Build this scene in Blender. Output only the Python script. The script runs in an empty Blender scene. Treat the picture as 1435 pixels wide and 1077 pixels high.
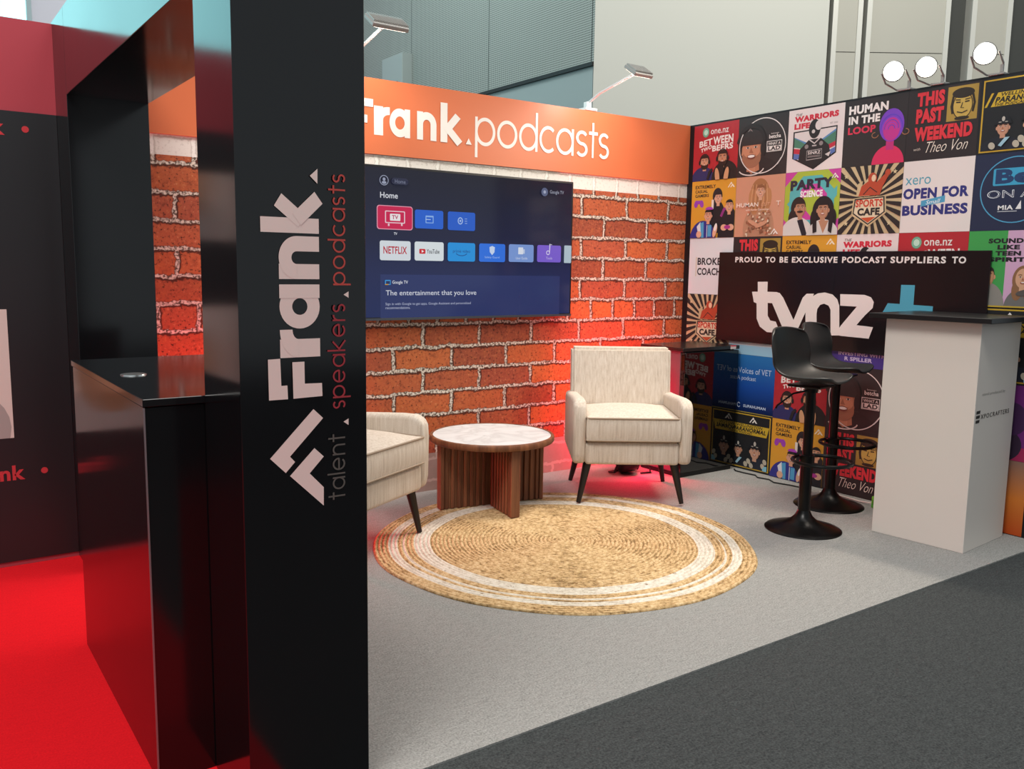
import bpy, bmesh, math, random
from mathutils import Vector, Matrix
random.seed(7)
PI = math.pi
S = bpy.context.scene
COL = S.collection

# ------------------------------------------------------------------ camera
CAM = Vector((-4.7824, -4.5708, 1.3681))
YAW, PITCH, ROLL, FOC = -0.6177, -0.1327, 0.0153, 1225.29
_f = Vector((-math.sin(YAW)*math.cos(PITCH), math.cos(YAW)*math.cos(PITCH), math.sin(PITCH)))
_r0 = Vector((math.cos(YAW), math.sin(YAW), 0)); _u0 = _r0.cross(_f)
_r = _r0*math.cos(ROLL) + _u0*math.sin(ROLL)
_u = -_r0*math.sin(ROLL) + _u0*math.cos(ROLL)
cd = bpy.data.cameras.new('camera'); cam = bpy.data.objects.new('camera', cd); COL.objects.link(cam)
cd.sensor_fit = 'HORIZONTAL'; cd.sensor_width = 36; cd.lens = FOC/1435*36; cd.clip_end = 200
m = Matrix.Identity(4)
for i in range(3):
    m[i][0] = _r[i]; m[i][1] = _u[i]; m[i][2] = -_f[i]; m[i][3] = CAM[i]
cam.matrix_world = m
S.camera = cam

def at(ax, val, x, y):
    """photo measurement -> point of the real plane ax=val"""
    d = _f + _r*((x-717.5)/FOC) - _u*((y-538.5)/FOC)
    i = 'xyz'.index(ax)
    return CAM + d*((val-CAM[i])/d[i])

# ------------------------------------------------------------------ view, world, light
S.view_settings.view_transform = 'Standard'; S.view_settings.look = 'None'
S.view_settings.gamma = 1; S.view_settings.use_curve_mapping = False
EXPO = 0.0
S.view_settings.exposure = EXPO
W = bpy.data.worlds.new('hall_air'); S.world = W; W.use_nodes = True
W.node_tree.nodes['Background'].inputs[0].default_value = (0.86, 0.95, 1.0, 1)
W.node_tree.nodes['Background'].inputs[1].default_value = 0.50

def area(name, loc, target, sx, sy, power, col=(1, 1, 1)):
    l = bpy.data.lights.new(name, 'AREA'); l.shape = 'RECTANGLE'; l.size = sx; l.size_y = sy
    l.energy = power; l.color = col
    o = bpy.data.objects.new(name, l); COL.objects.link(o); o.location = loc
    o.rotation_euler = (Vector(target)-Vector(loc)).to_track_quat('-Z', 'Y').to_euler()
    return o
def spot(name, loc, target, power, col, ang=100, blend=.6, rad=.05):
    l = bpy.data.lights.new(name, 'SPOT'); l.energy = power; l.color = col
    l.spot_size = math.radians(ang); l.spot_blend = blend; l.shadow_soft_size = rad
    o = bpy.data.objects.new(name, l); COL.objects.link(o); o.location = loc
    o.rotation_euler = (Vector(target)-Vector(loc)).to_track_quat('-Z', 'Y').to_euler()
    return o
# unseen overhead area lights, added to fill booth and hall
area('hall_fill', (-1.5, -2.6, 8.0), (-1.5, -2.2, 0), 3, 3, 170, (1, .97, .92))
area('hall_fill', (-6.6, -4.0, 8.0), (-6.0, -.8, 0.5), 3, 3, 620, (1, .97, .92))
area('hall_fill', (2.5, -1.5, 8.5), (4.8, 3, 3), 3, 3, 480, (1, .95, .86))
area('hall_fill', (-1.0, 5.5, 8.6), (2.5, 8, 6), 2, 2, 300, (.85, 1, .98))
# the wall-top floodlights and the arm lamps over the fascia
WARM = (1, .86, .70)
for (fy, tgt) in ((-1.571, (-2.0, -.4, .6)), (-1.768, (-2.6, -.9, .2)), (-2.087, (-2.4, -1.6, 0.0))):
    spot('flood_beam', (-.17, fy, 2.52), tgt, 48, WARM, 120, .7, .05)
for ax_ in (-.936, -2.688):
    spot('arm_beam', (ax_, -.42, 2.53), (ax_, 0.0, 2.0), 14, (1, .93, .84), 140, .7, .04)
# red floor uplights
spot('red_beam', (-.76, -.27, .18), (-.60, -.14, .80), 120, (1, .02, .06), 112, .75, .05)
spot('red_beam', (-3.3, -.27, .17), (-3.4, -.07, .75), 80, (1, .02, .07), 84, .6, .05)
for rx in (-.76, -3.3):   # spill from the uplight lenses
    l = bpy.data.lights.new('red_spill', 'POINT'); l.energy = 24; l.color = (1, .02, .07); l.shadow_soft_size = .05
    o = bpy.data.objects.new('red_spill', l); COL.objects.link(o); o.location = (rx, -.335, .19)

# ------------------------------------------------------------------ materials
def lin(h):
    h = h.lstrip('#'); c = [int(h[i:i+2], 16)/255 for i in (0, 2, 4)]
    return tuple(x/12.92 if x <= .04045 else ((x+.055)/1.055)**2.4 for x in c)
_mc = {}
def M(hexc, rough=.5, metal=0, spec=.5, name=None, coat=0):
    key = (hexc, rough, metal, spec, coat)
    if key not in _mc:
        mt = bpy.data.materials.new(name or 'paint_'+hexc.strip('#')); mt.use_nodes = True
        b = mt.node_tree.nodes['Principled BSDF']
        b.inputs['Base Color'].default_value = (*lin(hexc), 1)
        b.inputs['Roughness'].default_value = rough; b.inputs['Metallic'].default_value = metal
        b.inputs['Specular IOR Level'].default_value = spec
        b.inputs['Coat Weight'].default_value = coat; b.inputs['Coat Roughness'].default_value = .05
        _mc[key] = mt
    return _mc[key]
def ink(hexc):
    c = lin(hexc); g = .06*.22   # printed vinyl, blacks lifted: a hazy sheen put into the colour
    mt = M(hexc, .42, 0, .3, 'ink_'+hexc.strip('#'))
    mt.node_tree.nodes['Principled BSDF'].inputs['Base Color'].default_value = (*[.94*x+g for x in c], 1)
    return mt
def EM(hexc, k=1.0, gloss=False):
    key = ('em', hexc, k, gloss)
    if key not in _mc:
        mt = bpy.data.materials.new('light_'+hexc.strip('#')); mt.use_nodes = True
        b = mt.node_tree.nodes['Principled BSDF']
        b.inputs['Base Color'].default_value = (.01, .01, .012, 1)
        b.inputs['Roughness'].default_value = .12 if gloss else .5
        b.inputs['Specular IOR Level'].default_value = .35 if gloss else .1
        b.inputs['Emission Color'].default_value = (*lin(hexc), 1)
        b.inputs['Emission Strength'].default_value = k
        _mc[key] = mt
    return _mc[key]
class NT:
    """tiny node helper"""
    def __init__(s, name, rough=.6, spec=.4):
        s.m = bpy.data.materials.new(name); s.m.use_nodes = True; s.t = s.m.node_tree
        s.b = s.t.nodes['Principled BSDF']; s.b.inputs['Roughness'].default_value = rough
        s.b.inputs['Specular IOR Level'].default_value = spec
        s.tc = s.t.nodes.new('ShaderNodeTexCoord').outputs['Object']
    def n(s, typ, ins=None, **kw):
        nd = s.t.nodes.new('ShaderNode'+typ)
        for k, v in kw.items(): setattr(nd, k, v)
        for k, v in (ins or {}).items():
            if hasattr(v, 'is_linked') and hasattr(v, 'links'): s.t.links.new(v, nd.inputs[k])
            else: nd.inputs[k].default_value = v
        return nd
    def math(s, op, a, b=0, clamp=False):
        return s.n('Math', {0: a, 1: b}, operation=op, use_clamp=clamp).outputs[0]
    def mix(s, fac, a, b):
        nd = s.t.nodes.new('ShaderNodeMix'); nd.data_type = 'RGBA'
        for i, v in ((0, fac), (6, a), (7, b)):
            if hasattr(v, 'links'): s.t.links.new(v, nd.inputs[i])
            else: nd.inputs[i].default_value = v if i == 0 else ((*v, 1) if len(v) == 3 else v)
        return nd.outputs[2]
    def noise(s, scale, detail=3, vec=None, rough=.5):
        return s.n('TexNoise', {'Vector': vec or s.tc, 'Scale': scale, 'Detail': detail, 'Roughness': rough}).outputs[0]
    def scaled(s, sx, sy, sz, rot=(0, 0, 0)):
        return s.n('Mapping', {'Vector': s.tc, 'Scale': (sx, sy, sz), 'Rotation': rot}).outputs[0]
    def ramp(s, fac, stops):
        nd = s.t.nodes.new('ShaderNodeValToRGB'); s.t.links.new(fac, nd.inputs[0])
        e = nd.color_ramp.elements
        while len(e) < len(stops): e.new(.5)
        for el, (p, c) in zip(e, stops): el.position = p; el.color = (*c, 1)
        return nd.outputs[0]
    def color(s, v): s.t.links.new(v, s.b.inputs['Base Color'])
    def bump(s, h, k=.3, d=.01):
        nd = s.n('Bump', {'Height': h, 'Strength': k, 'Distance': d}); s.t.links.new(nd.outputs[0], s.b.inputs['Normal'])
    def sep(s, v=None):
        return s.n('SeparateXYZ', {0: v or s.tc}).outputs

def brick_mat():
    k = NT('printed_brick', .6, .25)
    x, y, z = k.sep()
    nz = k.n('TexNoise', {'Vector': k.tc, 'Scale': 9.0, 'Detail': 3.0}).outputs['Color']
    off = k.n('VectorMath', {0: nz, 1: (.5, .5, .5)}, operation='SUBTRACT').outputs[0]
    off = k.n('VectorMath', {0: off, 3: .034}, operation='SCALE').outputs[0]
    nz2 = k.n('TexNoise', {'Vector': k.tc, 'Scale': 48.0, 'Detail': 3.0}).outputs['Color']
    off2 = k.n('VectorMath', {0: nz2, 1: (.5, .5, .5)}, operation='SUBTRACT').outputs[0]
    off2 = k.n('VectorMath', {0: off2, 3: .026}, operation='SCALE').outputs[0]
    px_ = k.math('ADD', x, .989+40*.402); pz = k.math('ADD', z, .624)
    v = k.n('CombineXYZ', {0: px_, 1: pz, 2: 0.0}).outputs[0]
    ov = k.n('VectorMath', {0: off, 1: off2}, operation='ADD').outputs[0]
    so = k.sep(ov)
    o2 = k.n('CombineXYZ', {0: so[0], 1: so[2], 2: 0.0}).outputs[0]
    v = k.n('VectorMath', {0: v, 1: o2}, operation='ADD').outputs[0]
    def brick(ms, sm, vec):
        b = k.n('TexBrick', {'Vector': vec, 'Color1': (0, 0, 0, 1), 'Color2': (1, 1, 1, 1), 'Mortar': (.5, .5, .5, 1), 'Scale': 1.0,
                'Mortar Size': ms, 'Mortar Smooth': sm, 'Bias': 0.0, 'Brick Width': .402, 'Row Height': .1375},
                offset=.5, offset_frequency=2, squash=.5, squash_frequency=6)
        return b
    b1 = brick(.0115, .5, v)
    vs = k.n('VectorMath', {0: v, 1: (-.003, .0045, 0)}, operation='ADD').outputs[0]
    b2 = brick(.0195, .4, vs)
    rnd = k.sep(b1.outputs['Color'])[0]
    cell = k.ramp(rnd, [(.03, lin('984e36')), (.22, lin('ab5838')), (.4, lin('bd6238')), (.5, lin('a8533c')), (.62, lin('c66d3a')), (.8, lin('b25c40')), (.97, lin('9c4e38'))])
    n1 = k.noise(22, 6, None, .72); n2 = k.noise(62, 5, None, .65)
    c = k.mix(k.n('MapRange', {0: n1, 1: .52, 2: .8, 3: 0., 4: .7}).outputs[0], cell, lin('c4763f'))
    c = k.mix(k.n('MapRange', {0: n1, 1: .47, 2: .28, 3: 0., 4: .75}).outputs[0], c, lin('5e2a1c'))
    pit = k.n('MapRange', {0: n2, 1: .45, 2: .35, 3: 0., 4: .9}).outputs[0]
    c = k.mix(pit, c, lin('2c1410'))
    lite = k.n('MapRange', {0: n2, 1: .57, 2: .72, 3: 0., 4: .7}).outputs[0]
    c = k.mix(lite, c, lin('dc9a70'))
    n3 = k.noise(75, 4)
    mort = k.mix(k.n('MapRange', {0: n3, 1: .40, 2: .56}).outputs[0], lin('54493f'), lin('d2c7b8'))
    c = k.mix(.14, c, lin('30180f'))
    c = k.mix(k.math('MULTIPLY', b2.outputs['Fac'], .85), c, lin('2e1712'))
    c = k.mix(b1.outputs['Fac'], c, mort)
    # whitewashed band at the top of the print, grey-brown band at the bottom
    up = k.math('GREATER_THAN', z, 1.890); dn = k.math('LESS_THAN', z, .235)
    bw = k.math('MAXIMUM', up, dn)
    wh = k.mix(k.math('MULTIPLY', b2.outputs['Fac'], .5), lin('d9d3ca'), lin('a2978a'))
    wh = k.mix(b1.outputs['Fac'], wh, lin('e4e0d8'))
    wh = k.mix(k.math('MULTIPLY', pit, .4), wh, lin('8a7c70'))
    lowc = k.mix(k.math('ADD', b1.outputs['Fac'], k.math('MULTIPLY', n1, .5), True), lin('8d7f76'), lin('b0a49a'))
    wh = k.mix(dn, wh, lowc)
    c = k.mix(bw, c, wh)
    k.color(c)
    k.bump(k.math('SUBTRACT', 1.0, b1.outputs['Fac']), .08, .004)
    return k.m
def carpet_mat(name, a, b, sc=160, bump=.35, third=None):
    k = NT(name, .95, .1)
    n1 = k.noise(sc, 4, None, .7); n2 = k.noise(5, 3)
    st = k.noise(22, 4, k.scaled(1, 3.2, 1, (0, 0, .5)), .65)
    f = k.n('MapRange', {0: n1, 1: .32, 2: .68}).outputs[0]
    f = k.math('ADD', k.math('MULTIPLY', f, .6), k.math('MULTIPLY', st, .5))
    c = k.mix(k.n('MapRange', {0: f, 1: .25, 2: .85}).outputs[0], lin(a), lin(b))
    if third: c = k.mix(k.n('MapRange', {0: n2, 1: .5, 2: .75, 3: 0., 4: .35}).outputs[0], c, lin(third))
    k.color(c); k.bump(n1, bump, .004)
    return k.m
def fabric_mat():
    k = NT('cream_slub_fabric', .85, .15)
    s1 = k.noise(95, 3, k.scaled(1, 1, .05), .6); s2 = k.noise(240, 2)
    f = k.math('ADD', k.math('MULTIPLY', s1, .75), k.math('MULTIPLY', s2, .25))
    k.color(k.ramp(f, [(.3, lin('b5a596')), (.45, lin('c7b9aa')), (.6, lin('d1c5b8')), (.75, lin('dad0c5'))]))
    k.bump(s2, .15, .002)
    return k.m
def wood_mat():
    k = NT('walnut_wood', .45, .35)
    s1 = k.noise(26, 5, k.scaled(1, 1, .05), .65); s2 = k.noise(7, 3, k.scaled(1, 1, .2))
    c = k.ramp(s1, [(.3, lin('4a2c1c')), (.48, lin('6f4630')), (.62, lin('8c5c3e')), (.8, lin('a8744f'))])
    k.color(k.mix(k.math('MULTIPLY', s2, .4), c, lin('7a4a30'))); k.bump(s1, .1, .001)
    return k.m
def marble_mat():
    k = NT('white_marble', .35, .3)
    n = k.n('TexNoise', {'Vector': k.tc, 'Scale': 4.0, 'Detail': 8.0, 'Distortion': 1.2}).outputs[0]
    v = k.math('ABSOLUTE', k.math('SUBTRACT', n, .5))
    k.color(k.ramp(v, [(0, lin('c2c1c0')), (.05, lin('d0d0cf')), (.2, lin('dadada'))]))
    return k.m
def jute_mat(name, stops):
    k = NT(name, .9, .15)
    x, y, z = k.sep()
    r_ = k.math('SQRT', k.math('ADD', k.math('MULTIPLY', x, x), k.math('MULTIPLY', y, y)))
    ring = k.math('MULTIPLY', r_, 47/.945)
    ang = k.math('ARCTAN2', y, x)
    arc_ = k.math('MULTIPLY', ang, k.math('MULTIPLY', k.math('ADD', k.math('FLOOR', ring), 1.0), .55))
    pv = k.n('CombineXYZ', {0: ring, 1: arc_, 2: 0.0}).outputs[0]
    v = k.n('TexVoronoi', {'Vector': pv, 'Scale': 1.6}).outputs[0]
    groove = k.math('ABSOLUTE', k.math('SUBTRACT', k.math('FRACT', ring), .5))
    n1 = k.noise(110, 4, None, .7); n2 = k.noise(34, 3)
    f = k.math('ADD', k.math('MULTIPLY', n1, .75), k.math('SUBTRACT', .42, k.math('MULTIPLY', v, .5)))
    f = k.math('SUBTRACT', f, k.math('MULTIPLY', k.math('POWER', groove, 2.0), .9))
    c = k.ramp(f, stops)
    c = k.mix(k.n('MapRange', {0: n2, 1: .66, 2: .74, 3: 0., 4: .7}).outputs[0], c, lin('6b4a26'))
    k.color(c); k.bump(f, .5, .006)
    return k.m
def laminate_mat(name, hexc, rough):
    k = NT(name, rough, .5)
    n = k.noise(7, 3); k.color(k.mix(n, lin(hexc), tuple(x*1.25 for x in lin(hexc))))
    r_ = k.n('MapRange', {0: k.noise(3, 4), 1: .3, 2: .7, 3: rough*.85, 4: rough*1.15}).outputs[0]
    k.t.links.new(r_, k.b.inputs['Roughness'])
    return k.m
def perforated_mat():
    k = NT('perforated_panel', .6, .3)
    x, y, z = k.sep()
    P = .028
    fy = k.math('SUBTRACT', k.math('FRACT', k.math('DIVIDE', y, P)), .5)
    fz = k.math('SUBTRACT', k.math('FRACT', k.math('DIVIDE', z, P)), .5)
    d = k.math('SQRT', k.math('ADD', k.math('MULTIPLY', fy, fy), k.math('MULTIPLY', fz, fz)))
    hole = k.n('MapRange', {0: d, 1: .36, 2: .26, 3: 0., 4: 1.}).outputs[0]
    seam = k.math('LESS_THAN', k.math('FRACT', k.math('DIVIDE', k.math('SUBTRACT', y, 8.68), 2.3)), .007)
    c = k.mix(hole, lin('989d98'), lin('3c4240')); c = k.mix(seam, c, lin('4d5250'))
    k.color(c)
    return k.m
def screen_mat():
    k = NT('screen_backdrop', .1, .35)
    x, y, z = k.sep()
    f = k.n('MapRange', {0: z, 1: 1.06, 2: 1.92}).outputs[0]
    c = k.ramp(f, [(0, lin('1d2c60')), (.3, lin('202a58')), (.55, lin('1c2142')), (1, lin('191a2a'))])
    k.b.inputs['Base Color'].default_value = (.008, .008, .01, 1)
    k.t.links.new(c, k.b.inputs['Emission Color']); k.b.inputs['Emission Strength'].default_value = .7
    return k.m
def ext_gradient(name, stops, axis, lo, hi):
    k = NT(name, .42, .3)
    v = k.sep()[axis]
    k.color(k.ramp(k.n('MapRange', {0: v, 1: lo, 2: hi}).outputs[0], stops))
    return k.m
BLACK = laminate_mat('black_laminate', '0c0d0f', .13)
BLACK_SATIN = M('101113', .38, 0, .4, 'black_satin')
BLACK_PLASTIC = M('161819', .42, 0, .45, 'black_plastic')
BLACK_METAL = M('0e0d0d', .3, .6, .5, 'black_metal')
WHITE = M('dcd3ca', .45, 0, .35, 'white_panel')
CREAM = fabric_mat(); WOOD = wood_mat(); MARBLE = marble_mat()
PIPING = M('a08e7c', .8, 0, .2, 'piping_fabric')
DARKWOOD = M('1d1614', .4, 0, .4, 'dark_stained_wood')
METAL = M('9c9a96', .45, .3, .5, 'grey_metal')
WHITEMETAL = M('d5d6d6', .4, .2, .5, 'white_metal')
GLASSBLACK = M('060607', .04, 0, .6, 'black_glass', .3)

# ------------------------------------------------------------------ mesh helpers
class MB:
    def __init__(s): s.v = []; s.f = []; s.mi = []; s.mats = []
    def mid(s, mat):
        if mat not in s.mats: s.mats.append(mat)
        return s.mats.index(mat)
    def add(s, vs, fs, mat):
        o = len(s.v); s.v += [tuple(x) for x in vs]; k = s.mid(mat)
        for f in fs: s.f.append([i+o for i in f]); s.mi.append(k)
    def bm(s, b, mat, mtx=None):
        b.verts.index_update()
        s.add([(mtx @ v.co if mtx else v.co) for v in b.verts], [[v.index for v in f.verts] for f in b.faces], mat); b.free()
    def box(s, a, b, mat, bev=0, seg=2, mtx=None):
        bm = bmesh.new(); bmesh.ops.create_cube(bm, size=1)
        a = Vector(a); b = Vector(b)
        for v in bm.verts: v.co = Vector((v.co.x*(b.x-a.x), v.co.y*(b.y-a.y), v.co.z*(b.z-a.z))) + (a+b)/2
        if bev: bmesh.ops.bevel(bm, geom=bm.edges[:], offset=bev, segments=seg, affect='EDGES', profile=.5)
        s.bm(bm, mat, mtx)
    def prism(s, pts, fn, mat, bev=0, seg=3):
        """pts: 2D outline; fn(p,q,k) -> 3D for k=0/1; extruded between"""
        bm = bmesh.new(); n = len(pts)
        A = [bm.verts.new(fn(p, q, 0)) for p, q in pts]; B = [bm.verts.new(fn(p, q, 1)) for p, q in pts]
        bm.faces.new(A[::-1]); bm.faces.new(B)
        for i in range(n): bm.faces.new((A[i], A[(i+1) % n], B[(i+1) % n], B[i]))
        bmesh.ops.recalc_face_normals(bm, faces=bm.faces[:])
        if bev:
            ed = [e for e in bm.edges if len(e.link_faces) == 2 and e.calc_face_angle() > .6]
            bmesh.ops.bevel(bm, geom=ed, offset=bev, segments=seg, affect='EDGES', profile=.5)
        s.bm(bm, mat)
    def tube(s, pts, r, mat, n=10, closed=False, caps=True):
        pts = [Vector(p) for p in pts]; N = len(pts); rings = []
        rr = r if isinstance(r, (list, tuple)) else [r]*N
        ref = None
        for i in range(N):
            a = pts[(i-1) % N] if (closed or i > 0) else pts[i]
            b = pts[(i+1) % N] if (closed or i < N-1) else pts[i]
            t = (b-a).normalized()
            if ref is None: ref = Vector((0, 0, 1)) if abs(t.z) < .9 else Vector((1, 0, 0))
            u = (ref - t*ref.dot(t)).normalized(); w = t.cross(u); ref = u
            rings.append([pts[i] + (u*math.cos(2*PI*k/n) + w*math.sin(2*PI*k/n))*rr[i] for k in range(n)])
        vs = [p for g in rings for p in g]; fs = []
        for i in range(N if closed else N-1):
            j = (i+1) % N
            for k in range(n): fs.append([i*n+k, i*n+(k+1) % n, j*n+(k+1) % n, j*n+k])
        if caps and not closed: fs += [list(range(n))[::-1], [(N-1)*n+k for k in range(n)]]
        s.add(vs, fs, mat)
    def lathe(s, prof, c, mat, n=40, mtx=None):
        vs = []; fs = []; L = len(prof)
        for i in range(n):
            a = 2*PI*i/n
            for r, z in prof:
                p = Vector((r*math.cos(a), r*math.sin(a), z))
                if mtx: p = mtx @ p
                vs.append(p + Vector(c))
        for i in range(n):
            j = (i+1) % n
            for k in range(L-1): fs.append([i*L+k, j*L+k, j*L+k+1, i*L+k+1])
        s.add(vs, fs, mat)
    def build(s, name, parent=None, smooth=0, loc=None, rz=0):
        me = bpy.data.meshes.new(name); me.from_pydata(s.v, [], s.f); me.update()
        for mt in s.mats: me.materials.append(mt)
        me.polygons.foreach_set('material_index', s.mi)
        if smooth:
            me.polygons.foreach_set('use_smooth', [True]*len(s.f))
            bm = bmesh.new(); bm.from_mesh(me); bmesh.ops.remove_doubles(bm, verts=bm.verts, dist=1e-5)
            bmesh.ops.recalc_face_normals(bm, faces=bm.faces[:])
            bm.to_mesh(me); bm.free()
            me.set_sharp_from_angle(angle=math.radians(smooth))
        o = bpy.data.objects.new(name, me); COL.objects.link(o)
        if parent: o.parent = parent
        if loc: o.location = loc
        if rz: o.rotation_euler = (0, 0, rz)
        return o
def tag(o, label, cat, group=None):
    o['label'] = label; o['category'] = cat
    if group: o['group'] = group
    return o
def thing(name, label, cat, loc=(0, 0, 0), rz=0, group=None):
    o = bpy.data.objects.new(name, None); COL.objects.link(o); o.empty_display_size = .1
    o.location = loc; o.rotation_euler = (0, 0, rz)
    return tag(o, label, cat, group)
def struct(o): o['kind'] = 'structure'; return o
def copy_tree(o, parent=None):
    c = o.copy(); COL.objects.link(c)
    if parent: c.parent = parent
    for ch in list(o.children): copy_tree(ch, c)
    return c

# ------------------------------------------------------------------ flat printed artwork
_tc = {}
def text_geo(s, bold=0, spacing=1.0):
    key = (s, bold, spacing)
    if key not in _tc:
        cu = bpy.data.curves.new('t', 'FONT'); cu.body = s; cu.size = 1; cu.offset = bold
        cu.space_character = spacing; cu.resolution_u = 3
        ob = bpy.data.objects.new('t', cu); COL.objects.link(ob)
        bpy.context.view_layer.update()
        me = bpy.data.meshes.new_from_object(ob.evaluated_get(bpy.context.evaluated_depsgraph_get()))
        vs = [(v.co.x, v.co.y) for v in me.vertices]; fs = [list(p.vertices) for p in me.polygons]
        bpy.data.objects.remove(ob); bpy.data.curves.remove(cu); bpy.data.meshes.remove(me)
        xs = [v[0] for v in vs]; ys = [v[1] for v in vs]
        x0, x1, y0, y1 = min(xs), max(xs), min(ys), max(ys)
        _tc[key] = ([((x-x0)/(x1-x0), (y-y0)/(y1-y0)) for x, y in vs], fs)
    return _tc[key]
class Art:
    """flat shapes printed on a plane: origin O, axes du, dv (per unit), normal n"""
    def __init__(s, O, du, dv, n, mb=None, step=.00018, ink=ink, lay=1):
        s.O = Vector(O); s.du = Vector(du); s.dv = Vector(dv); s.n = Vector(n); s.mb = mb or MB(); s.k = lay; s.step = step; s.ink = ink
        s.flip = s.du.cross(s.dv).dot(s.n) < 0
        s.clip = None
    def P(s, u, v): return s.O + s.du*u + s.dv*v + s.n*(s.k*s.step)
    def mat(s, c): return s.ink(c) if isinstance(c, str) else c
    def faces(s, pts, fs, c):
        if s.flip: fs = [f[::-1] for f in fs]
        s.mb.add([s.P(*p) for p in pts], fs, s.mat(c)); s.k += 1
    def poly(s, pts, c):
        if s.clip:
            x0, y0, x1, y1 = s.clip
            for ax, lim, sg in ((0, x0, 1), (0, x1, -1), (1, y0, 1), (1, y1, -1)):
                out = []
                for i in range(len(pts)):
                    a, b = pts[i-1], pts[i]; da = (a[ax]-lim)*sg; db = (b[ax]-lim)*sg
                    if (da >= 0) != (db >= 0):
                        t = da/(da-db); out.append((a[0]+(b[0]-a[0])*t, a[1]+(b[1]-a[1])*t))
                    if db >= 0: out.append(b)
                pts = out
                if len(pts) < 3: return
        ar = sum(pts[i-1][0]*pts[i][1]-pts[i][0]*pts[i-1][1] for i in range(len(pts)))
        if ar < 0: pts = pts[::-1]
        s.faces(pts, [list(range(len(pts)))], c)
    def rect(s, x0, y0, x1, y1, c, r=0):
        if not r: return s.poly([(x0, y0), (x1, y0), (x1, y1), (x0, y1)], c)
        asp = s.du.length/s.dv.length; rx = r; ry = r*asp; pts = []
        for cx, cy, a0 in ((x1-rx, y0+ry, -90), (x1-rx, y1-ry, 0), (x0+rx, y1-ry, 90), (x0+rx, y0+ry, 180)):
            for i in range(6):
                a = math.radians(a0+18*i); pts.append((cx+rx*math.cos(a), cy+ry*math.sin(a)))
        s.poly(pts, c)
    def ell(s, cx, cy, rx, ry, c, rot=0, n=28, a0=0, a1=360):
        ro = math.radians(rot); pts = []
        full = abs(a1-a0) >= 360
        for i in range(n if full else n+1):
            a = math.radians(a0+(a1-a0)*i/n); x, y = rx*math.cos(a), ry*math.sin(a)
            pts.append((cx+x*math.cos(ro)-y*math.sin(ro), cy+x*math.sin(ro)+y*math.cos(ro)))
        s.poly(pts, c)
    def line(s, pts, w, c, closed=False):
        n = len(pts); vs = []; fs = []
        for i in range(n):
            a = pts[i-1] if (closed or i) else pts[i]; b = pts[(i+1) % n] if (closed or i < n-1) else pts[i]
            dx, dy = b[0]-a[0], b[1]-a[1]; L = math.hypot(dx, dy) or 1
            nx, ny = -dy/L*w/2, dx/L*w/2
            if 0 < i < n-1 or closed:
                p0, p1, p2 = pts[i-1], pts[i], pts[(i+1) % n]
                d1 = (p1[0]-p0[0], p1[1]-p0[1]); d2 = (p2[0]-p1[0], p2[1]-p1[1])
                l1 = math.hypot(*d1) or 1; l2 = math.hypot(*d2) or 1
                cs = max(.35, math.sqrt(max(0, (1+(d1[0]*d2[0]+d1[1]*d2[1])/(l1*l2))/2)))
                nx /= cs; ny /= cs
            vs += [(pts[i][0]-nx, pts[i][1]-ny), (pts[i][0]+nx, pts[i][1]+ny)]
        for i in range(n if closed else n-1):
            j = (i+1) % n; fs.append([2*i, 2*j, 2*j+1, 2*i+1])
        s.faces(vs, fs, c)
    def arc(s, cx, cy, rx, ry, a0, a1, w, c, n=28):
        cl = abs(a1-a0) >= 360
        s.line([(cx+rx*math.cos(math.radians(a0+(a1-a0)*i/n)), cy+ry*math.sin(math.radians(a0+(a1-a0)*i/n))) for i in range(n if cl else n+1)], w, c, cl)
    def text(s, st, x0, y0, x1, y1, c, bold=0, shear=0, rise=0, spacing=1.0):
        vs, fs = text_geo(st, bold, round(spacing+1.6*max(0, bold), 3))
        s.faces([(x0+(x1-x0)*(a+0)+shear*(y1-y0)*b*(s.dv.length/s.du.length), y0+(y1-y0)*b+rise*a) for a, b in vs], fs, c)
    def build(s, name, parent=None, **kw): return s.mb.build(name, parent, **kw)

# rounded geometric lower-case letters drawn as strokes (x-height 1)
def glyph(ch, w):
    h = w/2; R = .5-h; A = lambda cx, cy, r, a0, a1, n=22: [(cx+r*math.cos(math.radians(a0+(a1-a0)*i/n)), cy+r*math.sin(math.radians(a0+(a1-a0)*i/n))) for i in range(n+1)]
    asc = 1.42; dsc = -.42
    if ch == 'o': return [A(.5, .5, R, 0, 360, 36)], 1.0
    if ch == 'a': return [A(.5, .5, R, 0, 360, 36), [(1-h, 0), (1-h, 1)]], 1.0
    if ch == 'd': return [A(.5, .5, R, 0, 360, 36), [(1-h, 0), (1-h, asc)]], 1.0
    if ch == 'p': return [A(.5, .5, R, 0, 360, 36), [(h, dsc), (h, 1)]], 1.0
    if ch == 'c': return [A(.5, .5, R, 48, 312)], .86
    if ch == 'e': return [A(.5, .5, R, 0, 318), [(h, .5), (1-h*.4, .5)]], 1.0
    if ch == 'n': return [[(h, 0), (h, 1)], A(.44, 1-.44, .44-h, 180, 0) + [(.88-h, 0)]], .88
    if ch == 'r': return [[(h, 0), (h, 1)], A(.46, 1-.46, .46-h, 180, 88)], .47
    if ch == 'k': return [[(h, 0), (h, asc)], [(h+w*.3, .42), (.82-w*.5, 1)], [(w*.9, .55), (.90-w*.5, 0)]], .9
    if ch == 's': 
        r = (.5-h)/2; q = [(.31+(x-.31)*1.12, y) for x, y in A(.31, 1-h-r, r, 30, 270, 16) + A(.31, h+r, r, 90, -150, 16)[1:]]
        return [q], .62
    if ch == 't': return [[(.28, 0), (.28, 1.34)], [(0, 1-h), (.6, 1-h)]], .6
    if ch == 'l': return [[(h, 0), (h, asc)]], w
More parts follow.
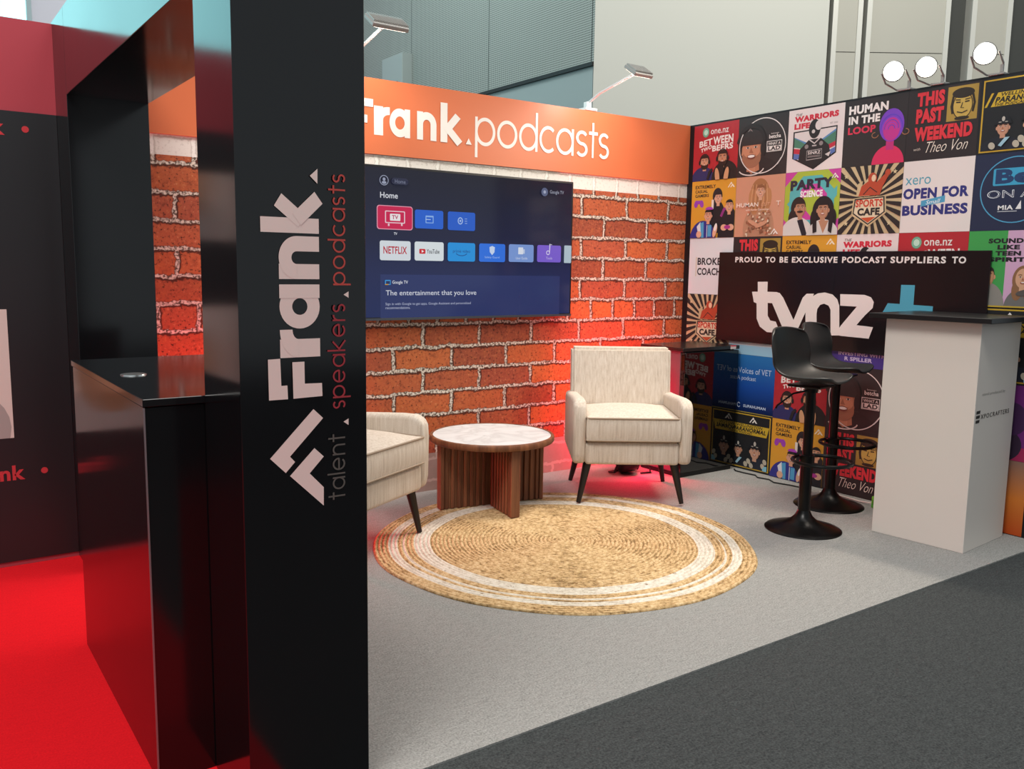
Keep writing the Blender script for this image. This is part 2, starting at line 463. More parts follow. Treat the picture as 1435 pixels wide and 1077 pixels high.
def letter(art, ch, w, s0, s1, base, xh, c):
    """draw glyph in box [s0,s1] along the reading direction, baseline base, x-height xh (art units)"""
    st, adv = glyph(ch, w)
    kx = (s1-s0)/adv
    class _T: pass
    for pts in st:
        q = [(x*adv*0+x, y) for x, y in pts]
        # stroke drawn in glyph space then mapped
        n = len(q); closed = len(q) == 37
        sub = Art((0, 0, 0), (1, 0, 0), (0, 1, 0), (0, 0, 1), MB())
        if closed: q = q[:-1]
        sub.line(q, w, c, closed)
        vs = [(s0+v[0]*kx, base+v[1]*xh) for v in sub.mb.v]
        art.faces(vs, sub.mb.f, c)
# ------------------------------------------------------------------ setting
FLOOR_Z = -.006
b = MB(); b.box((-16, -12, -.1), (16, 16, FLOOR_Z), carpet_mat('aisle_carpet', '2b2d2e', '4a4d4d', 140, .5)); struct(b.build('floor'))
b = MB(); b.box((-3.99, -2.61, FLOOR_Z), (.02, .02, 0), carpet_mat('booth_carpet', '747371', 'a3a29e', 150, .3, '8f8d8a'))
tag(b.build('carpet'), 'pale grey felt carpet covering the booth floor under the rug', 'carpet')
b = MB(); b.box((-8.2, -5.5, FLOOR_Z), (-3.992, -.175, 0), carpet_mat('red_carpet', 'c0101a', 'd8161f', 170, .2))
tag(b.build('carpet'), 'bright red carpet beside the black counter at the left', 'carpet')

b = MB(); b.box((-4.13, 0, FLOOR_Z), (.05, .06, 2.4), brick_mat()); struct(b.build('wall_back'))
b = MB(); b.box((0, -2.64, FLOOR_Z), (.05, -.0005, 2.4), M('17161a', .45, 0, .35, 'black_wall')); struct(b.build('wall_right'))
REDW = M('a8404a', .4, 0, .35, 'red_wall_panel')
b = MB(); b.box((-8.2, -.17, FLOOR_Z), (-4.1352, -.11, 2.385), REDW); struct(b.build('wall_left'))
# hall beyond the booths
PERF = perforated_mat()
GREYW = M('b4b5ae', .7, 0, .3, 'hall_wall_paint')
b = MB(); b.box((2.5, 4.04, 3.90), (2.7, 13.5, 9.5), PERF); struct(b.build('wall_hall_acoustic'))
b = MB(); b.box((2.505, 4.06, FLOOR_Z), (2.7, 13.5, 3.86), M('8f9a9a', .6, 0, .3, 'hall_dado')); struct(b.build('wall_hall_lower'))
b = MB(); b.box((2.47, 4.04, 3.858), (2.7, 13.5, 3.905), M('101112', .5, 0, .4, 'black_trim')); struct(b.build('trim_1'))
q = Vector((.8163, -.5774, 0)); nrm = Vector((-.5774, -.8163, 0))
def hallbox(mb, t0, t1, d0, d1, z0, z1, mat):
    o = Vector((2.5, 4.04, 0))
    vs = []
    for z in (z0, z1):
        for t, d in ((t0, d0), (t1, d0), (t1, d1), (t0, d1)): vs.append(o+q*t+nrm*d+Vector((0, 0, z)))
    mb.add(vs, [[3, 2, 1, 0], [4, 5, 6, 7], [0, 1, 5, 4], [1, 2, 6, 5], [2, 3, 7, 6], [3, 0, 4, 7]], mat)
def tpx(x):  # photo column -> distance along the hall wall
    d = _f + _r*((x-717.5)/FOC) - _u*((50-538.5)/FOC)
    o = Vector((2.5, 4.04, 0)); t = (o-CAM).dot(nrm)/d.dot(nrm)
    return (CAM+d*t-o).dot(q)
b = MB(); hallbox(b, 0, tpx(1160), -.3, 0, FLOOR_Z, 9.5, GREYW); struct(b.build('wall_hall'))
b = MB(); hallbox(b, tpx(1158), 12, -.5, -.22, FLOOR_Z, 9.5, M('3b3d3b', .7, 0, .3, 'dark_recess')); struct(b.build('wall_hall_recess'))
PART = M('a2a198', .6, 0, .3, 'partition_panel'); ALU = M('c4c4bd', .4, .3, .5, 'partition_edge')
def partition(x0, x1, label, seam=True):
    t = thing('folding_partition', label, 'partition', group=None)
    p = MB(); hallbox(p, tpx(x0), tpx(x1), -.21, -.06, FLOOR_Z, 4.075, PART); hallbox(p, tpx(x0), tpx(x1), -.21, -.06, 4.085, 9.5, PART); hallbox(p, tpx(x0)+.004, tpx(x1)-.004, -.21, -.07, 4.07, 4.09, M('54544f'))
    p.build('panel', t)
    for xx in (x0, x1):
        p = MB(); hallbox(p, tpx(xx)-.03, tpx(xx)+.03, -.22, -.045, FLOOR_Z, 9.5, ALU); p.build('edge_profile', t)
partition(1171, 1206, 'narrow grey sliding wall panel left of the floodlights')
partition(1219, 1329, 'wide grey sliding wall panel behind the two left floodlights')
partition(1366, 1416, 'grey sliding wall panel behind the rightmost floodlight')
# glazed hall front far to the left
PANE = EM('a6eef4', 2.6); FRAME = M('9fb0b4', .5)
b = MB()
win = thing('window_1', 'x', 'x'); del win['label']; del win['category']; struct(win)
wx = at('y', 12, 43, 12).x
b.box((-16, 12.0, 1.5), (wx, 12.05, 9), PANE); b.build('pane', win)
b = MB()
k = 0
xx = wx
while xx > -16:
    b.box((xx-.07, 11.93, 1.5), (xx, 12.1, 9), FRAME); xx -= 1.05
for zz in (1.5, 4.9, 7.3): b.box((-16, 11.94, zz), (wx, 12.1, zz+.07), FRAME)
b.build('window_frame', win)
b = MB(); b.box((wx, 12, FLOOR_Z), (3, 12.2, 9.5), M('d6d0da', .7)); b.box((-16, 12, FLOOR_Z), (wx, 12.2, 1.5), M('c8c8c8', .7)); struct(b.build('wall_hall_far'))
# service cabinet on the hall wall
c0 = at('x', 2.5, 577, 75); c1 = at('x', 2.5, 548, 115)
t = thing('service_cabinet', 'grey metal service cabinet on the hall wall above the orange fascia', 'cabinet', (2.5, c0.y, 3.905))
b = MB(); b.box((-.16, 0, 0), (0, c1.y-c0.y, c0.z-3.905), M('8d9694', .5, .2)); b.build('body', t)
b = MB(); b.box((-.175, .01, .01), (-.16, c1.y-c0.y-.01, c0.z-3.915), M('99a2a0', .5, .2)); b.build('door', t)
b = MB(); b.box((-.19, .16, .42), (-.175, .2, .5), M('222222')); b.build('latch', t)
b = MB(); b.box((-.03, .0, 0.0), (0, .9, .19), M('cfd0cc')); b.box((-.034, .02, .08), (-.03, .88, .17), M('2a2c2c'))
b.build('sign_plate', t, loc=(0, c1.y-c0.y+.02, 0))

# ------------------------------------------------------------------ orange fascia with lettering
t = thing('fascia_sign', 'orange fascia board with white lettering along the top of the brick wall', 'sign', (0, 0, 0))
b = MB(); b.box((-3.812, -.012, 1.988), (-.002, 0, 2.398), M('c7683f', .42, 0, .4, 'orange_print')); b.build('board', t)
FY = -.0125
def fascia_art(): return Art((0, FY, 0), (1, 0, 0), (0, 0, 1), (0, -1, 0), step=.0003)
fx = lambda zx, zy: at('y', FY, 500+zx/2.9896, zy/2.9896)
a = fascia_art(); OW = ink('dfd9d2')
BL = 2.094
def fl(ch, w, z0, z1, xh, zy=560, base=BL):
    letter(a, ch, w, fx(z0, zy).x, fx(z1, zy).x, base, xh, OW)
fl('r', .27, 72, 138, .158, 520); fl('a', .27, 137, 223, .158, 530); fl('n', .27, 252, 333, .158, 540); fl('k', .27, 350, 445, .158, 545)
xr = fx(72, 520).x
# the F with its cut stem
F0 = xr-.235
ft, fm = at('y', FY, 515, 138).z, at('y', FY, 515, 149).z; gt, gm = at('y', FY, 515, 161).z, at('y', FY, 515, 172).z
a.poly([(F0, BL+.118), (F0+.06, BL+.118), (F0+.06, fm), (xr-.006, fm), (xr-.006, ft), (F0, ft)], OW)
a.poly([(F0, BL), (F0+.06, BL), (F0+.06, gm), (xr-.042, gm), (xr-.042, gt), (F0, gt)], OW)
tx = [fx(455, 610).x, fx(467, 610).x, fx(480, 610).x]
a.poly([(tx[0], BL+.002), (tx[2], BL+.002), (tx[1], BL+.038)], OW)
a.build('bold_lettering', t)
a = fascia_art()
for ch, z0, z1 in (('p', 495, 580), ('o', 587, 672), ('d', 679, 757), ('c', 764, 828), ('a', 834, 908), ('s', 917, 967), ('t', 971, 1008), ('s', 1012, 1056)):
    fl(ch, .125, z0, z1, .168, 590, 2.097)
a.build('light_lettering', t)

# ------------------------------------------------------------------ wall television
TVY = -.08
t = thing('television', 'wide black flat screen television on the brick wall showing a menu', 'television', (0, 0, 0))
X0, X1, Z0, Z1 = -2.655, -1.127, 1.065, 1.923
b = MB(); b.box((X0, TVY, Z0), (X1, -.045, Z1), M('0b0b0d', .3, 0, .5), .004); b.box((X0+.3, -.046, Z0+.2), (X1-.3, -.002, Z1-.2), BLACK_SATIN); b.build('casing', t)
b = MB(); b.box((X0, TVY-.004, Z0-.006), (X1, TVY+.03, Z0+.008), M('5a5d63', .3, .7)); b.build('lower_trim', t)
E1 = lambda c: EM(c, .78, True)
a = Art((0, TVY, 0), (1, 0, 0), (0, 0, 1), (0, -1, 0), step=.0002, ink=E1)
tv = lambda zx, zy: at('y', TVY, 510+zx/4.484, 230+zy/4.484)
def tvr(x0, y0, x1, y1, c, r=0):
    A_, B_ = tv(x0, y0), tv(x1, y1); a.rect(A_.x, B_.z, B_.x, A_.z, c, r); return A_.x, B_.z, B_.x, A_.z
def tvt(s, x0, y0, x1, y1, c, bold=0):
    A_, B_ = tv(x0, (y0+y1)/2), tv(x1, (y0+y1)/2)
    h = (tv(x0, y0).z-tv(x0, y1).z); z = (A_.z+B_.z)/2
    a.text(s, A_.x, z-h/2, B_.x, z+h/2, c, bold)
a.rect(X0+.012, Z0+.012, X1-.012, Z1-.012, screen_mat())
tvr(103, 692, 1225, 945, '273468')
R_ = .012
tvr(80, 254, 306, 416, 'f0a0b8', .016); tvr(85, 259, 302, 411, 'd3144f', .014)
x0, z0, x1, z1 = tvr(132, 290, 258, 374, 'f3d5df', .006); tvr(138, 296, 252, 368, 'd3144f', .004); tvr(163, 310, 228, 357, 'f6f0f2', .004)
tvt('TV', 175, 320, 215, 346, 'c04468', .03)
tvr(150, 372, 160, 388, 'f3d5df'); tvr(232, 372, 242, 388, 'f3d5df')
tvr(319, 284, 497, 409, '1f63d6', R_); tvr(526, 296, 697, 420, '1f5fd0', R_)
tvr(386, 322, 436, 372, '8fb8f4', .003); tvr(391, 332, 431, 367, '1f63d6'); tvr(386, 344, 418, 350, 'bcd6fb')
c_ = tv(604, 356); a.arc(c_.x, c_.z, .015, .018, 0, 360, .006, 'a9c6f6'); a.ell(c_.x, c_.z, .006, .007, 'a9c6f6')
for yy in (342, 356, 370): tvr(632, yy, 646, yy+4, 'a9c6f6')
tvt('TV', 186, 428, 207, 444, 'e8eaf4', .02)
tvr(97, 478, 291, 606, 'dfe6ec', R_); tvt('NETFLIX', 120, 516, 268, 563, 'c01f33', .02)
tvr(316, 485, 498, 608, 'e3ebef', R_); tvr(345, 531, 384, 563, 'd5202c', .006); tvt('YouTube', 392, 534, 472, 562, '4a4a50', .015)
c_ = tv(366, 547); a.poly([(c_.x-.006, c_.z-.008), (c_.x-.006, c_.z+.008), (c_.x+.009, c_.z)], 'ffffff')
tvr(524, 491, 695, 612, '1b97e6', R_); tvt('prime video', 556, 536, 664, 562, '145a9c', .01)
c_ = tv(610, 566); a.arc(c_.x, c_.z+.012, .04, .02, 200, 340, .005, '145a9c', 12)
tvr(721, 497, 883, 615, '2a74e8', R_); tvt('Safety Guard', 755, 578, 848, 594, 'a9c8fa')
c_ = tv(802, 540); a.poly([(c_.x-.02, c_.z+.018), (c_.x, c_.z+.026), (c_.x+.02, c_.z+.018), (c_.x+.017, c_.z-.012), (c_.x, c_.z-.03), (c_.x-.017, c_.z-.012)], 'cfe0fb')
tvr(907, 502, 1061, 616, '7d9ede', R_); tvt('User Guide', 950, 582, 1023, 598, 'd5e0f6'); tvr(966, 522, 996, 566, 'e4ebf8', .003); tvr(996, 534, 1006, 562, 'c5d3f0')
tvr(1085, 507, 1232, 617, '7f62d8', R_); tvt('Tools', 1140, 582, 1178, 598, 'cfc4f2')
c_ = tv(1152, 556); a.arc(c_.x, c_.z, .012, .012, 0, 360, .005, 'e6e0fa'); a.line([(c_.x+.012, c_.z), (c_.x+.014, c_.z+.055), (c_.x+.03, c_.z+.05)], .005, 'e6e0fa')
x0 = tv(1253, 560).x; a.rect(x0, tv(1253, 620).z, X1-.013, tv(1253, 510).z, 'b9ccd8', .006)
c_ = tv(122, 101); a.arc(c_.x, c_.z, .026, .026, 0, 360, .004, '9fa6bd'); a.ell(c_.x, c_.z+.006, .009, .009, '9fa6bd'); a.ell(c_.x, c_.z-.012, .014, .008, '9fa6bd')
tvr(168, 84, 275, 134, '272a44', .02); tvt('Home', 190, 98, 257, 122, '8187a0')
tvt('Home', 97, 177, 208, 214, 'e4e6ee', .012)
c_ = tv(1130, 175); a.ell(c_.x, c_.z, .026, .026, '5d6788'); a.ell(c_.x, c_.z, .01, .01, 'aab2cc')
tvt('Google TV', 1163, 166, 1250, 194, 'a4a9bb', .008)
c_ = tv(145, 742); a.rect(c_.x-.018, c_.z-.014, c_.x+.018, c_.z+.014, '3a9be0', .004); a.rect(c_.x-.012, c_.z-.009, c_.x+.014, c_.z+.008, '1c2c5c'); a.rect(c_.x-.018, c_.z-.014, c_.x+.004, c_.z-.009, 'd8a030')
tvt('Google TV', 173, 730, 271, 757, 'e0e3ee', .012)
tvt('The entertainment that you love', 132, 790, 700, 832, 'dfe3f0', .002)
tvt('Sign in with Google to get apps, Google Assistant and personalised', 130, 866, 665, 886, 'b9c0da')
tvt('recommendations.', 130, 892, 285, 909, 'b9c0da')
a.build('screen', t)

# ------------------------------------------------------------------ black portal frame (left side of the booth)
XO, XI, PF, PB, FZ, BZ = -4.135, -3.815, -2.575, -2.29, 2.395, 2.048
t = thing('portal_frame', 'tall glossy black portal frame with vertical white lettering in the foreground', 'frame', (XO, PF, 0))
loc = Vector((XO, PF, 0))
def lb(name, A_, B_, mat, par=t, bev=.0015):
    b = MB(); b.box(Vector(A_)-loc, Vector(B_)-loc, mat, bev, 1); return b.build(name, par)
lb('pillar', (XO, PF, 0), (XI, PB, FZ), BLACK)
lb('pillar', (XO, -.455, 0), (XI, -.002, FZ), BLACK)
lb('beam', (XO, PB, BZ), (XI, -.455, FZ), BLACK)
def pil(zx, zy, k=3.077, ox=370, oy=230): return at('y', PF-.001, ox+zx/k, oy+zy/k)
def pillar_art(): return Art(Vector((0, PF-.0006, 0))-loc, (0, 0, 1), (-1, 0, 0), (0, -1, 0), step=.0003)
a = pillar_art(); PW = ink('e6d8d0')
def S_(zy): return pil(150, zy).z
bx = -(pil(245, 800).x+pil(232, 280).x)/2
xh = -(pil(66, 600).x+pil(62, 400).x)/2 - bx
for ch, z0, z1 in (('r', 832, 712), ('a', 708, 518), ('n', 495, 310), ('k', 297, 107)):
    letter(a, ch, .31, S_(z0), S_(z1), bx, xh, PW)
P2 = lambda pts, f_: [(f_(x, y).z, -f_(x, y).x) for x, y in pts]
a.poly(P2([(15, 842), (68, 838), (73, 955), (99, 953), (102, 1012), (20, 1018)], pil), PW)
a.poly(P2([(120, 853), (172, 850), (174, 945), (248, 942), (250, 998), (125, 1010)], pil), PW)
a.poly(P2([(195, 50), (228, 20), (228, 85)], pil), PW)
o = a.build('lettering', t); o['label'] = 'large white vertical lettering'
a = pillar_art()
em = lambda x, y: pil(x, y, 6.727, 370, 560)
a.poly(P2([(466, 87), (557, 171), (245, 536), (293, 585), (206, 690), (57, 557)], em), PW)
a.poly(P2([(475, 454), (563, 533), (430, 693), (563, 822), (563, 995), (245, 718)], em), PW)
o = a.build('emblem', t); o['label'] = 'white double chevron emblem'
a = pillar_art()
tg = lambda zx, zy: pil(zx, zy, 1.9944, 320, 200)
def word(w_, zy0, zy1, c, lab, wt=.13):
    a = pillar_art()
    adv = [glyph(ch, wt)[1] for ch in w_]; gap = .20
    tot = sum(adv)+gap*(len(w_)-1)
    s0, s1 = tg(310, zy0).z, tg(310, zy1).z; k = (s1-s0)/tot; s = s0
    base = -tg(326, (zy0+zy1)/2).x; top = -tg(291, (zy0+zy1)/2).x
    for ch, ad in zip(w_, adv):
        letter(a, ch, wt, s, s+ad*k, base, top-base, ink(c)); s += (ad+gap)*k
    o = a.build('tagline_word', t); o['label'] = lab
word('talent', 995, 812, '55554f', 'thin dark grey word'); word('speakers', 742, 450, '9c2c36', 'thin dark red word'); word('podcasts', 398, 88, 'b8453c', 'thin orange red word')
for y in (779, 424):
    a = pillar_art(); a.poly(P2([(325, y-8), (336, y+8), (322, y+1)][:0]+[(336, y-9), (336, y+9), (322, y)], tg), PW)
    a.build('separator', t)

# ------------------------------------------------------------------ black counter in the portal
CX, CY0, CY1, CZ = -4.287, -2.288, -1.243, 1.029
t = thing('counter', 'glossy black reception counter standing through the portal opening', 'counter', (CX, CY0, 0))
b = MB(); b.box((.004, .004, 0), (.474, CY1-CY0-.004, CZ-.022), BLACK, .001, 1); b.build('body', t)
b = MB(); b.box((0, 0, CZ-.02), (.478, CY1-CY0, CZ), laminate_mat('black_worktop', '131416', .1), .0015, 1); b.build('countertop', t)
b = MB()
g = at('z', CZ, 187, 525)
b.lathe([(0, .004), (.028, .004), (.036, .003), (.037, 0)], (g.x-CX, g.y-CY0, CZ), M('c8cccc', .25, .9), 24); b.build('cable_grommet', t, 40)
b = MB(); b.box((.001, .001, 0), (.005, .005, CZ-.022), M('8b8d90', .35, .7)); b.build('edge_trim', t)

# ------------------------------------------------------------------ neighbouring black banner with portraits
RY = -.171
t = thing('banner', 'black wall graphic with portraits and red lettering on the red wall', 'banner', (-5.2, RY, 0))
loc = Vector((-5.2, RY, 0))
b = MB(); b.box((-1.2, -.004, .02), (1.0642, 0, 2.0), M('17181b', .42, 0, .6, 'black_print')); b.build('graphic_panel', t)
RED = ink('c23038')
for z in (.424, 1.928):
    a = Art(Vector((0, RY-.0045, 0))-loc, (1, 0, 0), (0, 0, 1), (0, -1, 0), step=.0003)
    a.text('Frank', -4.56, z-.032, -4.338, z+.036, RED, .03)
    a.build('lettering', t)
    a = Art(Vector((0, RY-.0045, 0))-loc, (1, 0, 0), (0, 0, 1), (0, -1, 0), step=.0003)
    a.ell(-4.26, z, .014, .014, RED); a.build('dot', t)
for (z0, z1) in ((1.48, 1.80), (.585, 1.155)):
    a = Art(Vector((0, RY-.0045, 0))-loc, (1, 0, 0), (0, 0, 1), (0, -1, 0), step=.0003)
    xr_ = -4.372 if z0 < 1 else -4.425
    a.rect(-4.95, z0, xr_, z1, 'd9c8c0')
    a.clip = (-4.95, z0, xr_, z1)
    a.ell(-4.62, z0+.05, .24, .2, 'a59a96'); a.ell(-4.62, z0+.28, .17, .2, '9a6c4a'); a.ell(-4.64, z0+.3, .1, .13, 'd7a07c')
    a.build('portrait', t)

# ------------------------------------------------------------------ poster wall
TW, TH, TY = .4065, .4, -.054
def face(a, cx, cy, r, skin='c98d6c', hair='241a17', beard=None, cap=None, phones=False, long=False, mouth='8a4038', top=True):
    K = r
    if long:
        a.ell(cx, cy-.15*K, K*1.05, K*1.45, hair); a.ell(cx-.55*K, cy-1.2*K, K*.5, K*1.0, hair); a.ell(cx+.55*K, cy-1.2*K, K*.5, K*1.0, hair)
    elif top: a.ell(cx, cy+.12*K, K*.79, K*1.02, hair, a0=5, a1=175)
    a.rect(cx-.33*K, cy-1.35*K, cx+.33*K, cy-.5*K, skin)
    if not long:
        a.ell(cx-.78*K, cy-.05*K, .13*K, .24*K, skin); a.ell(cx+.78*K, cy-.05*K, .13*K, .24*K, skin)
    a.ell(cx, cy, K*.75, K, skin)
    dk = '%02x%02x%02x' % tuple(int(int(skin[i:i+2], 16)*.86) for i in (0, 2, 4))
    a.ell(cx+.3*K, cy-.05*K, K*.44, K*.86, dk); a.ell(cx+.05*K, cy-.02*K, K*.56, K*.88, skin)
    if beard:
        a.ell(cx, cy-.52*K, K*.72, K*.62, beard); a.ell(cx, cy-.12*K, K*.62, K*.38, skin)
    # features
    for sgn in (-1, 1):
        a.ell(cx+sgn*.3*K, cy+.16*K, .16*K, .085*K, dk); a.ell(cx+sgn*.3*K, cy+.15*K, .13*K, .055*K, 'd9cdc6'); a.ell(cx+sgn*.3*K, cy+.155*K, .065*K, .06*K, '2a1c16')
        a.line([(cx+sgn*.14*K, cy+.34*K), (cx+sgn*.32*K, cy+.4*K), (cx+sgn*.5*K, cy+.33*K)], .09*K, hair)
    a.poly([(cx-.04*K, cy+.15*K), (cx-.17*K, cy-.18*K), (cx+.15*K, cy-.18*K), (cx+.06*K, cy-.1*K)], 'a4664c')
    a.ell(cx, cy-.42*K, .27*K, .11*K, mouth); a.ell(cx, cy-.39*K, .2*K, .05*K, 'efe4dd')
    if cap:
        a.ell(cx, cy+.42*K, K*.95, K*.85, cap, a0=0, a1=180); a.rect(cx-.95*K, cy+.3*K, cx+.95*K, cy+.55*K, cap)
    elif not long:
        a.ell(cx, cy+.62*K, K*.72, K*.5, hair, a0=0, a1=180)
    if phones:
        a.arc(cx, cy+.1*K, K*.95, K*1.15, 0, 180, .14*K, '141416', 16)
        a.ell(cx-.95*K, cy-.02*K, .2*K, .36*K, '141416'); a.ell(cx+.95*K, cy-.02*K, .2*K, .36*K, '141416')
def body(a, cx, cy, w, h, c): a.ell(cx, cy, w, h, c, a0=0, a1=180)
def chev(a, x, y, s, c='ece6e0'):
    a.poly([(x-s, y-.55*s), (x-.15*s, y+.55*s), (x+.13*s, y+.28*s), (x-.06*s, y+.03*s), (x-.22*s, y+.16*s), (x-.72*s, y-.55*s)], c)
    a.poly([(x-.38*s, y-.55*s), (x+.2*s, y+.18*s), (x+.85*s, y-.55*s), (x+.45*s, y-.55*s), (x+.2*s, y-.2*s), (x-.1*s, y-.55*s)], c)
def cover_beers(a):
    a.rect(0, 0, 1, 1, 'b3242e')
    a.ell(.27, .86, .075, .085, '5f9b80'); a.ell(.27, .86, .045, .05, 'bfe0cc'); a.arc(.27, .86, .06, .066, 0, 360, .01, '8fc3a8')
    a.text('one.nz', .38, .815, .78, .895, 'e6dcd8', .012)
    a.text('BET', .13, .60, .425, .71, 'f0e6e0', .035, rise=.04); a.text('WEEN', .445, .625, .89, .765, 'f0e6e0', .035, rise=.01)
    a.text('TWO', .17, .505, .42, .575, 'f0e6e0', .035, rise=.06); a.text('BEERS', .43, .505, .89, .61, 'f0e6e0', .035, rise=.02)
    a.clip = (0, 0, 1, 1)
    body(a, .24, 0, .27, .25, '2b2a60'); body(a, .74, 0, .3, .33, '1b1718')
    face(a, .27, .33, .115, 'd39a7c', '2c1d18', '2a1a16', phones=True); face(a, .68, .37, .125, 'c98c6a', '2c1d18', '2a1a16', phones=True)
    a.ell(.58, .06, .05, .15, 'd09a72', 10); a.ell(.78, .06, .05, .15, 'd09a72', -10); a.ell(.67, .16, .055, .11, '1a1516'); a.line([(.36, .02), (.40, .14), (.46, .2)], .05, '201a20')
    a.clip = None
def cover_lad(a):
    a.rect(0, 0, 1, 1, '2c2627')
    a.clip = (0, 0, 1, 1)
    a.arc(.5, .5, .46, .46, 0, 360, .016, 'e4dcd8', 48)
    a.ell(.4, -.02, .5, .34, '241f20'); a.ell(.28, .66, .25, .24, '2a2526')
    a.poly([(.2, .3), (.44, .3), (.46, .1), (.3, .04), (.2, .12)], 'b97a5c')
    face(a, .29, .45, .27, 'c98868', '3a2620', 'a06a50', cap='2a2526', phones=False)
    a.ell(.29, .335, .085, .04, '7c3e34'); a.ell(.29, .342, .07, .022, 'ece2dc'); a.line([(.2, .37), (.22, .33)], .008, 'a0664c'); a.line([(.38, .37), (.36, .33)], .008, 'a0664c')
    a.arc(.28, .55, .27, .3, 5, 175, .07, '211c1d', 16); a.ell(.53, .46, .055, .13, '1d191a'); a.ell(.06, .46, .03, .1, '1d191a')
    a.arc(.3, .14, .26, .12, 200, 350, .02, 'ded2cc', 16)
    a.arc(.5, .5, .46, .46, 150, 330, .016, 'e4dcd8', 30)
    a.text('ᴧ'.replace('ᴧ', 'A'), .2, .76, .3, .81, '8d8583')
    a.clip = None
    a.text('between', .68, .67, .83, .695, 'd8d0cc'); a.text('betcha', .64, .6, .87, .665, 'efe6e2', .02)
    a.rect(.6, .38, .9, .56, 'e8dfda'); a.rect(.61, .39, .89, .55, '2c2627'); a.text('WHAT A', .63, .49, .87, .535, 'e8dfda', .02)
    a.rect(.615, .395, .885, .475, 'e8dfda'); a.text('LAD', .63, .4, .87, .468, '2c2627', .04)
def cover_warriors(a):
    a.rect(0, 0, 1, 1, 'e6d6d4')
    a.text('THE', .12, .895, .24, .935, '3a3030', .01, .3)
    a.text('WARRIORS', .11, .795, .9, .89, 'd0233c', .065, rise=.015); a.text('LIFE', .11, .685, .4, .775, 'd0233c', .065)
    a.text('EST. 2020', .76, .705, .89, .73, '7a6c6c')
    a.poly([(.1, .65), (.89, .67), (.89, .25), (.5, .02), (.1, .22)], '1f1a1c')
    a.poly([(.125, .63), (.87, .65), (.87, .265), (.5, .05), (.125, .235)], 'e0d2d0')
    sh = (.125, .2, .87, .64)
    a.clip = sh
    a.poly([(.125, .56), (.35, .46), (.35, .4), (.125, .54)], '5d87b8'); a.poly([(.125, .55), (.36, .42), (.3, .36), (.125, .4)], '4b7d66'); a.poly([(.125, .38), (.3, .35), (.3, .27), (.125, .3)], 'c02a3e'); a.poly([(.125, .3), (.28, .27), (.24, .2), (.125, .21)], '5a6fae')
    a.poly([(.87, .62), (.6, .47), (.6, .42), (.87, .58)], '5d87b8'); a.poly([(.87, .59), (.6, .44), (.68, .36), (.87, .43)], '4b7d66'); a.poly([(.87, .43), (.7, .37), (.7, .3), (.87, .36)], 'c02a3e'); a.poly([(.87, .34), (.72, .28), (.78, .22), (.87, .26)], '5a6fae')
    a.clip = None
    a.poly([(.22, .17), (.24, .36), (.4, .5), (.62, .5), (.76, .38), (.8, .22), (.5, .03)], '211b1d')
    a.ell(.49, .66, .105, .15, '211b1d'); a.ell(.56, .71, .06, .075, 'ded0ce'); a.ell(.47, .62, .03, .03, 'cfc2c0'); a.line([(.4, .5), (.5, .43), (.6, .51)], .018, 'cfc2c0')
    a.ell(.36, .39, .035, .035, '8d8282'); a.ell(.62, .42, .035, .035, '8d8282'); a.rect(.46, .385, .54, .405, 'bdb0b0')
    a.line([(.37, .32), (.64, .33), (.64, .19), (.37, .175)], .01, 'a89c9c', True); a.text('SINRZ', .39, .26, .62, .31, 'e0d4d2', .02); a.rect(.39, .215, .62, .225, '9a8e8e'); a.rect(.39, .235, .62, .242, '9a8e8e')
    a.poly([(.7, .24), (.8, .28), (.77, .2)], 'cfc2c0')
def cover_loop(a):
    a.rect(0, 0, 1, 1, '2a2324')
    a.text('HUMAN', .07, .79, .7, .92, 'efe6e2', .05); a.text('IN THE', .07, .64, .58, .76, 'efe6e2', .05); a.text('LOOP', .07, .49, .52, .6, 'd8304e', .04)
    a.clip = (0, 0, 1, 1)
    body(a, .74, 0, .25, .27, 'd82a5c'); a.rect(.7, .2, .82, .4, 'c02a78')
    a.ell(.77, .56, .19, .24, '7a3fc0'); a.ell(.77, .5, .13, .17, 'c22f8c')
    for i in range(5): a.arc(.77, .5, .05+.03*i, .06+.038*i, 0, 180, .012, '9a3cc8' if i % 2 else '5a3cc0', 16)
    a.arc(.52, .44, .05, .04, 90, 360, .012, 'a06a4a', 14); a.arc(.99, .44, .05, .04, 180, 450, .012, 'a06a4a', 14)
    a.clip = None
def cover_weekend(a):
    a.rect(0, 0, 1, 1, '282022')
    a.rect(.56, .5, .97, .97, 'a98a3c')
    a.ell(.77, .71, .13, .18, 'c4a450'); a.arc(.77, .7, .13, .18, 0, 360, .012, '2a2016')
    a.ell(.77, .87, .15, .07, '2a2016'); a.line([(.64, .84), (.62, .7), (.64, .6)], .03, '2a2016'); a.line([(.9, .84), (.93, .72), (.91, .6)], .03, '2a2016')
    for sg in (-1, 1): a.line([(.77+sg*.03, .745), (.77+sg*.09, .75)], .018, '2a2016'); a.line([(.77+sg*.03, .775), (.77+sg*.1, .785)], .014, '2a2016')
    a.line([(.77, .74), (.75, .67), (.79, .665)], .01, '2a2016'); a.line([(.7, .62), (.77, .6), (.84, .625)], .014, '2a2016'); a.ell(.77, .53, .1, .025, '2a2016')
    a.text('THIS', .13, .76, .52, .96, 'd8303c', .06); a.text('PAST', .13, .52, .52, .73, 'd8303c', .06); a.text('WEEKEND', .12, .27, .93, .47, 'd8303c', .06)
    a.text('Theo Von', .27, .1, .86, .25, 'efe2d4', -.012, .35); a.text('with', .12, .14, .22, .18, 'c9bcb0', 0, .3)
